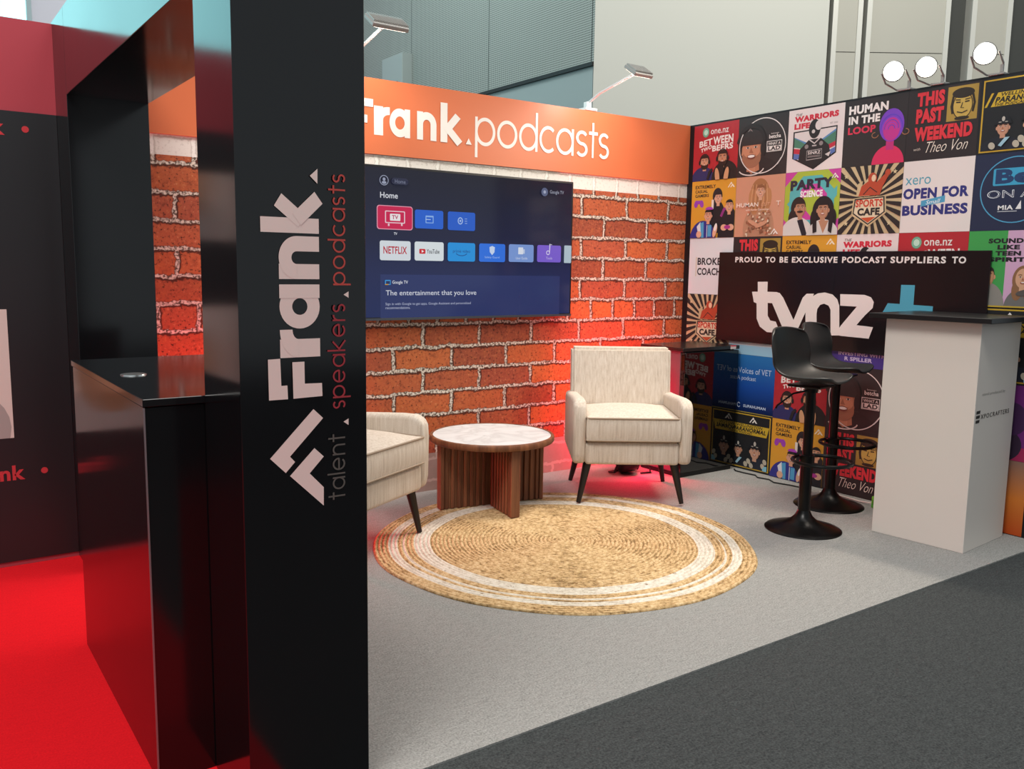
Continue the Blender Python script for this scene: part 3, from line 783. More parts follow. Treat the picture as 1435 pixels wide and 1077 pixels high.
def cover_police(a):
    a.rect(0, 0, 1, 1, '15161a')
    a.line([(.04, .03), (.04, .97), (.96, .97), (.96, .03)], .02, 'c8a02c', True)
    chev(a, .62, .89, .09)
    a.poly([(.14, .62), (.22, .8), (.95, .8), (.9, .62)], 'caa62c'); a.poly([(.06, .62), (.14, .8), (.17, .8), (.09, .62)], 'caa62c')
    a.text('WELLINGTON', .25, .745, .8, .795, '17181a', .02, .25); a.text('PARANORMAL', .19, .665, .88, .74, '17181a', .04, .25); a.text('THE PODCAST', .18, .625, .6, .66, '17181a', .02, .25)
    a.clip = (.05, .04, .95, .95)
    body(a, .3, .0, .3, .22, '171b26'); body(a, .74, .0, .34, .24, '1b2130')
    for cx, cy, r, sk in ((.32, .33, .1, 'c48f74'), (.68, .34, .125, 'c8977c')):
        face(a, cx, cy, r, sk, '1a1512', top=True)
        a.ell(cx, cy+.55*r, r*1.02, r*.95, '12141b', a0=0, a1=180); a.rect(cx-1.1*r, cy+.45*r, cx+1.1*r, cy+.68*r, '0f1118')
        a.ell(cx, cy+1.15*r, r*.2, r*.32, 'b9b2a8'); a.ell(cx-.4*r, cy+.75*r, .2*r, .08*r, '9c968e'); a.ell(cx+.4*r, cy+.75*r, .2*r, .08*r, '9c968e')
    for px_, py_ in ((.5, .1), (.56, .16), (.62, .09), (.86, .12), (.9, .2), (.2, .1)): a.ell(px_, py_, .04, .05, 'b8ae9c', 30)
    a.poly([(.28, .1), (.36, .2), (.42, .2), (.32, .08)], '9cc0d0'); a.ell(.93, .06, .07, .07, '7fb8cc')
    a.clip = None
def cover_gamers(a):
    a.rect(0, 0, 1, 1, 'd99a2c')
    chev(a, .9, .9, .085, 'f0e2d0')
    a.text('EXTREMELY', .08, .865, .55, .925, '2c1c18', .03); a.text('CASUAL', .08, .79, .37, .845, '2c1c18', .03); a.text('GAMERS', .08, .715, .4, .77, '2c1c18', .03)
    a.ell(.11, .6, .045, .065, '9a3cb0', -15); a.ell(.24, .6, .045, .065, '9a3cb0', 15); a.rect(.1, .6, .25, .66, '9a3cb0')
    a.clip = (0, 0, 1, 1)
    body(a, .6, .08, .23, .57, '16131a'); a.ell(.6, .72, .11, .14, '241a20'); face(a, .62, .68, .1, 'd9a488', '1d1618')
    a.line([(.5, .5), (.5, .66)], .05, 'e2d4cc')
    body(a, .88, -.02, .24, .54, '17141c'); a.line([(.7, .36), (.76, .48), (.84, .52)], .05, '8c2c7c'); face(a, .88, .53, .105, 'd9a080', '1a1417')
    a.ell(.78, .17, .07, .055, 'dba88c'); a.ell(.93, .17, .07, .055, 'dba88c'); a.ell(.855, .175, .07, .035, 'a82c88')
    body(a, .3, -.04, .3, .34, '2c2c84'); a.poly([(.16, .2), (.24, .28), (.3, .1), (.22, -.0)], 'd9dce4'); a.poly([(.24, .26), (.32, .28), (.33, 0), (.27, 0)], '4f9cc8'); a.rect(.42, .02, .5, .22, '4f9cc8'); a.line([(.4, 0), (.4, .22)], .012, 'e2e2ea')
    face(a, .42, .38, .105, 'd79c80', '231a1c'); a.ell(.44, .49, .09, .05, 'a83cb0', a0=0, a1=180)
    a.ell(.22, .06, .06, .06, 'dba88c'); a.ell(.59, .12, .045, .12, 'dba88c', -15); a.ell(.6, .18, .03, .07, 'e8e0dc', -15)
    a.clip = None
def cover_woman(a):
    a.rect(0, 0, 1, 1, 'cf9478')
    a.clip = (0, 0, 1, 1)
    a.ell(.5, .12, .32, .42, 'b9886c'); a.ell(.5, .72, .19, .24, 'a87048'); a.ell(.38, .58, .1, .22, 'bd8458', 10); a.ell(.64, .58, .1, .22, 'bd8458', -10)
    for i in range(9): a.line([(.36+.035*i, .86), (.33+.042*i, .6), (.35+.035*i, .46)], .01, '8f5c3c' if i % 2 else 'd9a67c')
    face(a, .52, .74, .105, 'd8a488', '8f5c3c', top=False, mouth='b0504c')
    rr = random.Random(3)
    for i in range(60):
        a.ell(.26+.5*rr.random(), .02+.4*rr.random(), .025, .018, rr.choice(['e2cdb4', 'a06a4c', '8a5a44', 'd4a484', 'c07a5a']), rr.random()*180, 8)
    a.ell(.42, .22, .13, .035, 'cf9678', -25); a.ell(.58, .2, .13, .035, 'cf9678', 20)
    a.clip = None
    a.text('HUMAN', .05, .495, .5, .565, 'f2e4da', .012); a.text('CUT', .55, .5, .72, .555, 'd8a488', -.005, .4); a.text('T', .86, .5, .95, .57, 'f2e4da', -.005)
    a.text('with Human Connection', .25, .43, .72, .46, 'f2e4da'); chev(a, .86, .08, .085)
def cover_party(a):
    a.rect(0, 0, 1, 1, 'c8409c')
    C = (.5, .5)
    def ngon(r, c, n=8, rot=22.5): a.poly([(.5+r*math.cos(math.radians(rot+360*i/n)), .52+r*math.sin(math.radians(rot+360*i/n))) for i in range(n)], c)
    a.clip = (0, 0, 1, 1); ngon(.58, 'a8b83c'); ngon(.44, '58b0b4'); ngon(.3, 'c8409c'); ngon(.22, 'a8b83c', 4, 0)
    for x in (.05, .7): a.poly([(x, .5), (x+.25, .75), (x+.25, .6), (x+.1, .42)], '58b0b4')
    a.clip = None
    a.text('PARTY', .1, .71, .88, .87, '2c2438', .06, rise=.02); a.text('SCIENCE', .29, .595, .7, .7, 'f2e6ec', .05)
    a.clip = (0, 0, 1, 1)
    a.ell(.27, .44, .14, .17, '2b1c1a'); a.ell(.16, .32, .06, .12, '2b1c1a', -20)
    body(a, .26, -.04, .32, .33, 'd8d0cc'); a.poly([(.26, .24), (.36, .26), (.46, 0), (.36, 0)], '201c28')
    face(a, .31, .42, .125, 'b98468', '2b1c1a'); a.ell(.31, .375, .06, .016, '2b1c1a')
    a.ell(.73, .38, .19, .22, '1d1518'); a.ell(.6, .2, .09, .2, '1d1518', 8); a.ell(.88, .2, .09, .2, '1d1518', -8)
    body(a, .74, -.06, .3, .3, 'd3ccc8'); a.poly([(.66, .22), (.84, .22), (.75, .02)], 'b88468')
    face(a, .73, .38, .13, 'b98468', '1d1518', top=False, mouth='a8605c')
    a.poly([(.55, .28), (.62, .34), (.64, .05), (.57, .03)], '1d1518'); a.poly([(.85, .34), (.93, .28), (.9, .02), (.84, .06)], '1d1518')
    a.clip = None
    chev(a, .92, .9, .07)
def cover_cafe(a):
    a.rect(0, 0, 1, 1, 'cdb48c')
    a.clip = (0, 0, 1, 1)
    n = 26
    for i in range(n):
        b0 = 360*i/n; b1 = b0+360/n*.55
        a.poly([(.5, .5), (.5+.85*math.cos(math.radians(b0)), .5+.85*math.sin(math.radians(b0))), (.5+.85*math.cos(math.radians(b1)), .5+.85*math.sin(math.radians(b1)))], '2a2322')
    a.clip = None
    a.poly([(.24, .53), (.76, .55), (.78, .3), (.5, .1), (.22, .28)], 'cdb48c')
    a.poly([(.26, .52), (.74, .54), (.76, .31), (.5, .13), (.24, .3)], '2a2322'); a.poly([(.28, .50), (.72, .52), (.74, .32), (.5, .15), (.26, .31)], 'e2cfb0')
    # jubilant fan behind the badge
    a.poly([(.3, .74), (.38, .78), (.36, .68), (.46, .82), (.48, .68), (.5, .55), (.28, .56)], 'cdb48c')
    a.poly([(.32, .56), (.36, .7), (.48, .78), (.6, .75), (.75, .88), (.79, .85), (.7, .68), (.66, .56)], 'b8482c'); a.ell(.53, .81, .07, .08, 'b8482c'); a.ell(.55, .81, .035, .05, 'e6c8a8'); a.ell(.77, .88, .045, .045, 'b8482c')
    a.line([(.4, .58), (.5, .68), (.62, .6)], .012, '2a2322')
    a.text('SPORTS', .28, .395, .72, .505, 'c8402c', .035); a.text('CAFE', .32, .27, .68, .38, '2a2322', .05); a.poly([(.38, .235), (.62, .245), (.5, .165)], 'c8502c')
    for x, y in ((.1, .86), (.88, .88), (.14, .16), (.84, .15)):
        a.poly([(x+.04*(1 if i % 2 == 0 else .4)*math.cos(math.radians(90+36*i)), y+.04*(1 if i % 2 == 0 else .4)*math.sin(math.radians(90+36*i))) for i in range(10)], 'd9c49c')
def cover_business(a):
    a.rect(0, 0, 1, 1, 'e4dad6')
    a.text('xero', .04, .67, .41, .77, '4f9fb4', .0); a.text('OPEN FOR', .02, .47, .95, .62, '2c2f78', .05); a.text('BUSINESS', .02, .24, .95, .385, '2c2f78', .05)
    a.poly([(.29, .36), (.63, .41), (.63, .5), (.29, .44)], '4c9cc0'); a.text('Small', .36, .385, .55, .44, 'eef4f4', 0, .3, .02)
def cover_air(a):
    a.rect(0, 0, 1, 1, '1c2644')
    a.arc(.53, .52, .43, .42, 0, 360, .014, '4a9cc4', 48)
    a.rect(.25, .58, .75, .8, '3ba0c8', .02); a.text('Be', .28, .6, .72, .79, '1f3c68', .05)
    a.text('ON A', .19, .42, .76, .52, 'dfe4ea', .01); a.text('ON A', .2, .428, .75, .512, '1c2644', -.02)
    a.text('MIA', .34, .265, .53, .325, 'e6e6e6', .03); a.poly([(.56, .27), (.62, .38), (.63, .27)], 'e6e6e6'); a.rect(.34, .24, .58, .25, 'b8bcc4')
def cover_coach(a):
    a.rect(0, 0, 1, 1, 'dcdfe4')
    a.line([(.17, .32), (.17, .66)], .012, 'c8b070')
    a.text('BROKE', .2, .52, .74, .65, '23222a', .03); a.text('COACH', .2, .34, .74, .47, '23222a', .03)
def cover_spirit(a):
    a.rect(0, 0, .5, 1, '3d9c4c'); a.rect(.5, 0, 1, 1, 'cfa4c4')
    a.text('SOUNDS', .26, .835, .76, .9, '15131a', .06); a.text('LIKE', .38, .755, .66, .815, '15131a', .06); a.text('TEEN', .36, .675, .68, .735, '15131a', .06); a.text('SPIRIT', .28, .595, .74, .655, '15131a', .06)
    a.clip = (0, .02, 1, 1)
    body(a, .3, 0, .22, .32, '8a857e'); face(a, .28, .4, .12, 'c8946c', '2a1e1a')
    body(a, .76, 0, .24, .26, '6c6a68'); face(a, .74, .38, .13, 'd0a080', '8a6242', long=True); a.ell(.78, .2, .12, .04, '55504e', 10)
    a.clip = None; a.rect(0, 0, 1, .02, 'c0a034')
def cover_vet(a):
    a.rect(0, 0, 1, 1, VETM)
    a.text('The Voices of VET', .02, .68, .93, .78, 'c4d4ec', 0); a.text('A podcast', .22, .54, .62, .635, 'c4d4ec', 0)
    a.arc(.28, .12, .03, .04, 30, 330, .012, 'c4d4ec', 12); a.text('SUPAHUMAN', .38, .09, .85, .14, 'c4d4ec', .02)
    a.rect(0, 0, 1, .012, 'b09a3c')
def cover_arrow(a):
    a.rect(0, 0, 1, 1, 'd6dee2'); a.rect(0, 0, 1, .16, '9cc8e0')
    a.poly([(.3, .62), (.78, .62), (.55, .3)], 'd84c9c')
def cover_invest(a):
    a.rect(0, 0, 1, 1, '211c24'); a.rect(0, .0, 1, .29, '43348c')
    a.text('INVESTING WITH', .15, .165, .93, .225, 'd0c6e4', .03); a.text('R SPILLER', .26, .085, .72, .145, 'd0c6e4', .03)
def cover_violet(a):
    a.rect(0, 0, 1, 1, '6a1a70'); a.rect(0, 0, 1, .18, 'a01c50')
    a.clip = (0, 0, 1, 1); a.ell(.6, .2, .3, .24, '2a1430'); a.ell(.75, .55, .2, .22, '3c1648'); a.clip = None
def cover_quiz(a):
    a.rect(0, 0, 1, 1, QUIZM)
    a.text('ST', .2, .58, .55, .84, 'd8cec0', -.01, 0, -.1); a.text('O?', .1, .18, .5, .42, 'd8cec0', -.01, 0, .15)
VETM = ext_gradient('blue_cover_print', [(0, lin('0c1c44')), (.45, lin('1c4a9c')), (1, lin('2f74b4'))], 2, .4, .8)
QUIZM = ext_gradient('orange_cover_print', [(0, lin('b04418')), (.5, lin('c87430')), (1, lin('86685c'))], 2, 0, .4)
POSTERS = [
 (0, 0, cover_beers, 'red square poster of two bearded men, top row at the wall corner'),
 (1, 0, cover_lad, 'dark round portrait poster of a man in a cap, top row'),
 (2, 0, cover_warriors, 'pale poster with red title and shield emblem, top row'),
 (3, 0, cover_loop, 'dark poster with a pink and purple head silhouette, top row'),
 (4, 0, cover_weekend, 'dark poster with red title and gold drawn face, top row'),
 (5, 0, cover_police, 'black poster with yellow frame and police officers, top row under the rightmost floodlight'),
 (0, 1, cover_gamers, 'orange poster of three men holding game controllers, second row at the wall corner'),
 (1, 1, cover_woman, 'peach poster of a long-haired woman with folded arms, second row'),
 (2, 1, cover_party, 'bright striped poster of two long-haired people in white jackets, second row'),
 (3, 1, cover_cafe, 'cream and black sunburst poster with red shield emblem, second row'),
 (4, 1, cover_business, 'white poster with navy lettering and a blue sticker shape, second row'),
 (5, 1, cover_air, 'navy poster with a pale blue circle outline, second row at the right'),
 (0, 2, cover_coach, 'plain white poster with dark lettering cut by the black sign board'),
 (1, 2, cover_weekend, 'dark poster with red title mostly hidden above the left of the black sign board'),
 (2, 2, cover_gamers, 'orange poster mostly hidden, peeking above the black sign board'),
 (3, 2, cover_warriors, 'pale poster with red title peeking above the middle of the black sign board'),
 (4, 2, cover_beers, 'red poster with green ring logo peeking above the black sign board'),
 (5, 2, cover_spirit, 'green and lilac poster of a man and woman right of the black sign board'),
 (0, 3, cover_cafe, 'cream and black sunburst poster just above the black mini fridge'),
 (1, 3, cover_arrow, 'pale poster with a pink arrow tip below the black sign board'),
 (3, 3, cover_invest, 'purple banded poster behind the rear bar stool seat'),
 (5, 3, cover_police, 'black poster with police officers beside the plinth countertop at the right edge'),
 (1, 4, cover_vet, 'blue gradient poster with pale lettering beside the mini fridge'),
 (2, 4, cover_beers, 'red poster of two bearded men behind the front bar stool pole'),
 (3, 4, cover_lad, 'dark portrait poster of a man in a cap beside the white plinth'),
 (5, 4, cover_violet, 'purple and magenta poster at the right edge behind the white plinth'),
 (1, 5, cover_police, 'black and yellow poster of two police officers at the floor beside the mini fridge'),
 (2, 5, cover_gamers, 'orange gamers poster at the floor behind the bar stools'),
 (3, 5, cover_weekend, 'dark poster with red title at the floor beside the white plinth'),
 (5, 5, cover_quiz, 'orange poster with slanted white letters at the floor behind the white plinth'),
]
for c_, r_, fn, lab in POSTERS:
    y0 = TY-c_*TW; z0 = 2.4-(r_+1)*TH
    if r_ == 0: top = .003
    ctr = Vector((0, y0-TW/2, z0))
    mb = MB(); mb.box((-.003, -TW/2+.0004, .0004+(.004 if r_ == 5 else 0)), (0, TW/2-.0004, TH-.0004-(.012 if r_ == 0 else 0)), ink('1a181b'))
    a = Art((-.003, TW/2-.0006, .0006+(.004 if r_ == 5 else 0)), (0, -(TW-.0012), 0), (0, 0, TH-.0012-(.012 if r_ == 0 else 0)-(.004 if r_ == 5 else 0)), (-1, 0, 0), mb, step=.00012)
    fn(a)
    o = a.build('poster', loc=ctr)
    tag(o, lab, 'poster', 'podcast cover posters covering the right wall')
    if fn in (cover_vet, cover_quiz): pass
# gradient prints use object space: poster origin is its bottom edge
for mt, lo, hi in ((VETM, 0, .4), (QUIZM, 0, .4)):
    for nd in mt.node_tree.nodes:
        if nd.type == 'MAP_RANGE': nd.inputs[1].default_value = lo; nd.inputs[2].default_value = hi

# ------------------------------------------------------------------ black sign board over the posters
SX = -.022
t = thing('sign_board', 'wide black sign board with large white letters and a teal plus over the posters', 'sign', (0, -1.285, .887))
loc = Vector((0, -1.285, .887))
SIGN = M('1a1517', .24, 0, .45, 'black_sign_vinyl')
b = MB(); b.box((SX, .0008, 0), (-.012, .93, .610), SIGN, .001, 1); b.box((SX, -.937, 0), (-.012, -.0008, .610), SIGN, .001, 1); b.build('board', t)
sg = lambda zx, zy: at('x', SX-.001, 1000+zx/3.5875, 350+zy/3.5875)
def sign_art(): return Art(Vector((SX-.0005, 0, 0))-loc, (0, -1, 0), (0, 0, 1), (-1, 0, 0), step=.0003)
SP = lambda pts: [(-sg(x, y).y, sg(x, y).z) for x, y in pts]
a = sign_art(); SW = ink('e9e0dc')
for w_, xa, xb in (('PROUD', 107, 240), ('TO', 258, 308), ('BE', 329, 371), ('EXCLUSIVE', 391, 620), ('PODCAST', 643, 863), ('SUPPLIERS', 886, 1165), ('TO', 1195, 1266)):
    a = sign_art(); p0, p1 = sg(xa, 95), sg(xb, 97)
    a.text(w_, -p0.y, 1.4275, -p1.y, 1.4655, SW, .035, spacing=1.12); a.build('slogan_word', t)
a = sign_art()
# t
a.poly(SP([(222, 160), (272, 160), (270, 210), (320, 212), (343, 240), (300, 268), (272, 266), (272, 330), (285, 355), (312, 360), (328, 400), (305, 415), (268, 413), (232, 385), (216, 345), (216, 268), (202, 262), (193, 210), (222, 210)]), SW)
# v
a.poly(SP([(300, 212), (332, 216), (350, 240), (402, 352), (448, 240), (468, 220), (505, 220), (420, 405), (400, 425), (378, 425), (350, 400), (292, 262)]), SW)
# n
ns = [(462, 425), (462, 300), (472, 262), (492, 236), (525, 218), (560, 214), (598, 224), (622, 248), (632, 280), (632, 430), (588, 430), (588, 300), (578, 280), (556, 270), (536, 276), (522, 296), (518, 320), (518, 425)]
a.poly(SP(ns), SW)
# z
a.poly(SP([(637, 222), (760, 226), (792, 238), (806, 262), (800, 292), (760, 330), (718, 378), (802, 388), (780, 446), (640, 432), (610, 425), (640, 380), (720, 285), (637, 280)]), SW)
o = a.build('lettering', t); o['label'] = 'large white joined letters'
a = sign_art(); TEAL = ink('4fa3bd')
PL = [(sg(934, 176)), (sg(1003, 176))]
cy = (sg(968, 300).y); cz = sg(968, 290).z
hw = abs(sg(934, 180).y-sg(1003, 180).y)/2; tp = sg(968, 176).z; th = cz-sg(968, 304).z
arm = tp-cz
a.rect(-cy-hw, cz-arm-th*.3, -cy+hw, tp, TEAL)
wl = -sg(846, 295).y; wr = -sg(1102, 295).y
a.poly([(wl, cz-2*hw*.55), (wl+.035, cz+hw*.5), (wr, cz+hw*.35), (wr, cz-2*hw*.55)], TEAL)
o = a.build('plus_symbol', t); o['label'] = 'teal plus symbol'

# ------------------------------------------------------------------ armchairs
def armchair(loc, rz, label, drops):
    t = thing('armchair', label, 'armchair', loc, rz, 'cream armchairs facing the rug')
    # local: +x sitter's left seen from front as right, -y front
    def outline_arm():
        return [(-.325, .235), (-.34, .30), (-.345, .50), (-.34, .565), (-.32, .598), (-.28, .612), (-.2, .612), (0, .598), (.2, .585), (.3, .58), (.33, .56), (.335, .235)]
    for sg_ in (-1, 1):
        b = MB(); x0, x1 = sg_*.268, sg_*.345
        b.prism(outline_arm(), lambda p, q, k: Vector((x0 if k == 0 else x1, p, q)), CREAM, .026, 4); b.build('arm', t, 50)
    b = MB()  # reclined back with soft corners
    bm = bmesh.new(); bmesh.ops.create_cube(bm, size=1)
    for v in bm.verts: v.co = Vector((v.co.x*.63, v.co.y*.13, v.co.z*.635))
    bmesh.ops.bevel(bm, geom=bm.edges[:], offset=.017, segments=4, affect='EDGES')
    lng = [e for e in bm.edges if e.calc_length() > .3]
    bmesh.ops.subdivide_edges(bm, edges=lng, cuts=8, use_grid_fill=True)
    for v in bm.verts:
        h = (v.co.z+.3175)/.635
        w_ = max(0, 1-(v.co.x/.315)**2)*math.sin(PI*min(1, max(0, h)))
        v.co.y += .07*h - (.016*w_ if v.co.y < -.03 else 0) + .235
        v.co.z += .545
        v.co.x *= 1 + .10*max(0, .56-h)**1.3
    b.bm(bm, CREAM); b.build('backrest', t, 60)
    b = MB(); b.box((-.272, -.340, .235), (.272, .24, .368), CREAM, .02, 3); b.build('base', t, 50)
    b = MB()
    bm = bmesh.new(); bmesh.ops.create_cube(bm, size=1)
    for v in bm.verts: v.co = Vector((v.co.x*.532, v.co.y*.53, v.co.z*.13))
    bmesh.ops.subdivide_edges(bm, edges=bm.edges[:], cuts=9, use_grid_fill=True)
    for v in bm.verts:
        dx = 1-min(1, abs(v.co.x)/.266)**3; dy = 1-min(1, abs(v.co.y)/.265)**3
        v.co.z = v.co.z*(1+.0) + (.036*dx*dy if v.co.z > 0 else 0)
        if abs(v.co.x) > .258: v.co.x *= 1+.02*math.cos(v.co.z*20)
        if abs(v.co.y) > .26: v.co.y *= 1+.03*math.cos(v.co.z*20)
        v.co += Vector((0, -.09, .445))
    b.bm(bm, CREAM); cu = b.build('seat_cushion', t, 60)
    for z in (.381, .510):
        b = MB(); pts = []
        for cx, cy, a0 in ((.248, .16, 0), (-.248, .16, 90), (-.248, -.338, 180), (.248, -.338, 270)):
            for i in range(5):
                aa = math.radians(a0+22.5*i); pts.append((cx+.02*math.cos(aa), cy+.02*math.sin(aa), z))
        b.tube(pts, .0055, PIPING, 6, True); b.build('piping', cu, 60)
    for sx in (-1, 1):
        for fy, ty in ((-.275, -.305), (.235, .29)):
            b = MB(); b.tube([(sx*.25, fy, .25), (sx*.302, ty, -drops.pop(0)+.003)], [.026, .0135], DARKWOOD, 12); b.build('leg', t, 40)
    return t
armchair((-1.155, -.666, .0125), math.atan2(-.567, .823), 'cream fabric armchair with dark legs between table and mini fridge', [0, .0115, 0, .0115])
armchair((-3.048, -.626, .0125), math.atan2(.473, .88), 'cream fabric armchair half hidden behind the black pillar', [.0115, .0115, 0, .0115])

# ------------------------------------------------------------------ coffee table
t = thing('coffee_table', 'round walnut coffee table with white marble top and slatted cross base', 'table', (-2.012, -.48, .0122), math.radians(-9.9))
b = MB(); b.lathe([(0, .372), (.335, .372), (.352, .376), (.358, .384), (.358, .404), (.354, .410), (.340, .411), (.338, .405), (.337, .4)], (0, 0, 0), WOOD, 72); b.build('rim', t, 40)
b = MB(); b.lathe([(0, .4095), (.30, .4095), (.338, .4085), (.3385, .399)], (0, 0, 0), MARBLE, 72); o = b.build('marble_top', t, 40); o['label'] = 'white marble inlay'
for rot in (0, 90):
    b = MB(); mt = Matrix.Rotation(math.radians(rot), 4, 'Z')
    b.box((-.30, -.014, 0), (.30, .014, .371), WOOD, 0, 1, mt)
    n = 16
    for i in range(n):
        for sd in (-1, 1):
            xc = -.285+.57*i/(n-1)
            if abs(xc) < .035: continue
            b.box((xc-.011, sd*.014 if sd > 0 else -.026, 0), (xc+.011, .026 if sd > 0 else -.014, .371), WOOD, .004, 1, mt)
    for sx in (-1, 1): b.box((sx*.30-.001 if sx > 0 else -.325, -.027, 0), (.325 if sx > 0 else -.299, .027, .371), WOOD, .003, 1, mt)
    b.build('slatted_panel', t, 30)

# ------------------------------------------------------------------ rug
JUTE = jute_mat('braided_jute', [(.2, lin('7a6040')), (.36, lin('ad8d62')), (.55, lin('cbab7e')), (.78, lin('dcc49c'))])
JCREAM = jute_mat('bleached_braid', [(.2, lin('b5a896')), (.45, lin('d2c8b8')), (.7, lin('e0d9cc'))])
b = MB(); RR = .945; N = 47; seg = 144; pts = []
prof = []
for i in range(N):
    r0 = RR*i/N; r1 = RR*(i+1)/N
    for f in ((0, .25, .5, .75) if i < N-1 else (0, .25, .5, .75, 1)):
        prof.append((r0+(r1-r0)*f, .004+.007*math.sin(PI*f)**.6 if 0 < f < 1 else .004))
prof.append((RR+.001, 0.0))
ring = []
for i in range(len(prof)-1):
    fr = (prof[i][0]+prof[i+1][0])/2/RR
    ring.append(JCREAM if (.705 < fr < .79 or .838 < fr < .853 or .875 < fr < .925) else JUTE)
vs = []
for s in range(seg):
    an = 2*PI*s/seg; wob = 1+.004*math.sin(5*an)+.003*math.sin(11*an)
    for r, z in prof: vs.append((r*wob*math.cos(an), r*wob*math.sin(an), z))
L = len(prof)
for mt in (JUTE, JCREAM): b.mid(mt)
b.v = vs
for s in range(seg):
    s2 = (s+1) % seg
    for i in range(L-1): b.f.append([s*L+i, s2*L+i, s2*L+i+1, s*L+i+1][::-1] if i else [s*L, s2*L+1, s*L+1]); b.mi.append(b.mid(ring[i]))
for i, fc in enumerate(b.f):
    if len(fc) == 4: b.f[i] = fc[::-1]
tag(b.build('rug', None, 0, (-2.085, -1.238, .0005)), 'round braided jute rug with cream rings on the grey carpet', 'rug')
rug = bpy.data.objects['rug']; rug.data.polygons.foreach_set('use_smooth', [True]*len(rug.data.polygons))

# ------------------------------------------------------------------ bar stools
def bar_stool():
    t = thing('bar_stool', '', 'stool')
    b = MB(); b.lathe([(0, .11), (.03, .11), (.036, .095), (.046, .075), (.07, .052), (.11, .033), (.16, .018), (.195, .008), (.2, .004), (.2, 0)], (0, 0, 0), BLACK_METAL, 56); b.build('base', t, 40)
    b = MB(); b.lathe([(.032, .09), (.032, .40), (.031, .405), (.026, .408), (.026, .74), (.034, .742), (.036, .775)], (0, 0, 0), BLACK_METAL, 28); b.build('pole', t, 40)
    b = MB(); pts = [(0.15*math.cos(2*PI*i/32)+.085, .15*math.sin(2*PI*i/32), .385) for i in range(32)]
    b.tube(pts, .010, BLACK_METAL, 8, True); b.lathe([(.033, .365), (.039, .365), (.039, .405), (.033, .405)], (0, 0, 0), BLACK_METAL, 24); b.build('footrest', t, 40)
    b = MB(); b.tube([(0, -.03, .755), (-.06, -.08, .735), (-.12, -.13, .67), (-.125, -.135, .655)], .005, BLACK_METAL, 6); b.build('height_lever', t, 40)
    b = MB(); b.box((-.09, -.09, .772), (.09, .09, .785), BLACK_METAL, .003, 1); b.build('seat_plate', t, 30)
    # moulded shell: profile (forward x, z), width w
    prof = [(-.215, 1.078, .17), (-.213, 1.064, .208), (-.205, 1.03, .226), (-.195, .985, .232), (-.185, .935, .232), (-.172, .885, .226), (-.145, .845, .214), (-.10, .818, .215), (-.04, .806, .215), (.03, .804, .213), (.09, .807, .205), (.14, .811, .19), (.17, .811, .168), (.188, .806, .13)]
    nx = 14; vs = []; fs = []
    for i, (x, z, w) in enumerate(prof):
        back = max(0, min(1, (z-.80)/.12)) if x < 0 else 0
        for j in range(nx+1):
            u = -1+2*j/nx
            lift = (abs(u)**2.6)*(.03 if x > -.15 else .012)
            wrap = back*(abs(u)**2.2)*.055
            if i < 5: zz = z - (abs(u)**3)*.02*(5-i)/5*1.2
            else: zz = z
            vs.append((x*.9+wrap, w*u*.9, zz+(0 if i < 5 else lift)))
    W1 = nx+1
    for i in range(len(prof)-1):
        for j in range(nx): fs.append([i*W1+j, i*W1+j+1, (i+1)*W1+j+1, (i+1)*W1+j])
    b = MB(); b.add(vs, fs, BLACK_PLASTIC); o = b.build('seat_shell', t, 70)
    so = o.modifiers.new('thickness', 'SOLIDIFY'); so.thickness = .014; so.offset = 0
    sb = o.modifiers.new('smooth', 'SUBSURF'); sb.levels = 1; sb.render_levels = 2
    return t
st = bar_stool(); st['group'] = 'black bar stools beside the plinth'
st['label'] = 'front black moulded bar stool nearest the rug'
st.location = (-.853, -1.762, 0); st.rotation_euler = (0, 0, math.atan2(-.985, .17))
s2 = copy_tree(st); s2['label'] = 'rear black moulded bar stool close to the poster wall'
s2.location = (-.312, -1.542, 0); s2.rotation_euler = (0, 0, math.atan2(-.97, .24))

# ------------------------------------------------------------------ white plinth
pc = Vector((-.314, -2.205, 0)); prz = math.radians(4.5)
t = thing('display_plinth', 'white square display plinth with black top at the booth front', 'plinth', pc, prz)
hw = .237
b = MB(); b.box((-hw, -hw, 0), (hw, hw, 1.138), WHITE, .0015, 1); b.build('body', t)
b = MB(); b.box((-hw-.06, -hw-.065, 1.14), (hw+.022, hw+.065, 1.165), M('141617', .3, 0, .5, 'black_top'), .002, 1); b.build('countertop', t)
a = Art((-hw, -hw-.0006, 0), (1, 0, 0), (0, 0, 1), (0, -1, 0), step=.0003)
K = ink('26241f')
for z in (.658, .681, .704): a.poly([(.016, z-.008), (.058, z-.007), (.061, z+.008), (.018, z+.007)], K)
a.text('XPOCRAFTERS', .07, .668, .408, .691, K, .008, spacing=1.3)
a.build('logo', t)
a = Art((-hw, -hw-.0006, 0), (1, 0, 0), (0, 0, 1), (0, -1, 0), step=.0003)
a.text('stand produced by', .07, .778, .34, .797, ink('a39f97')); a.build('caption', t)

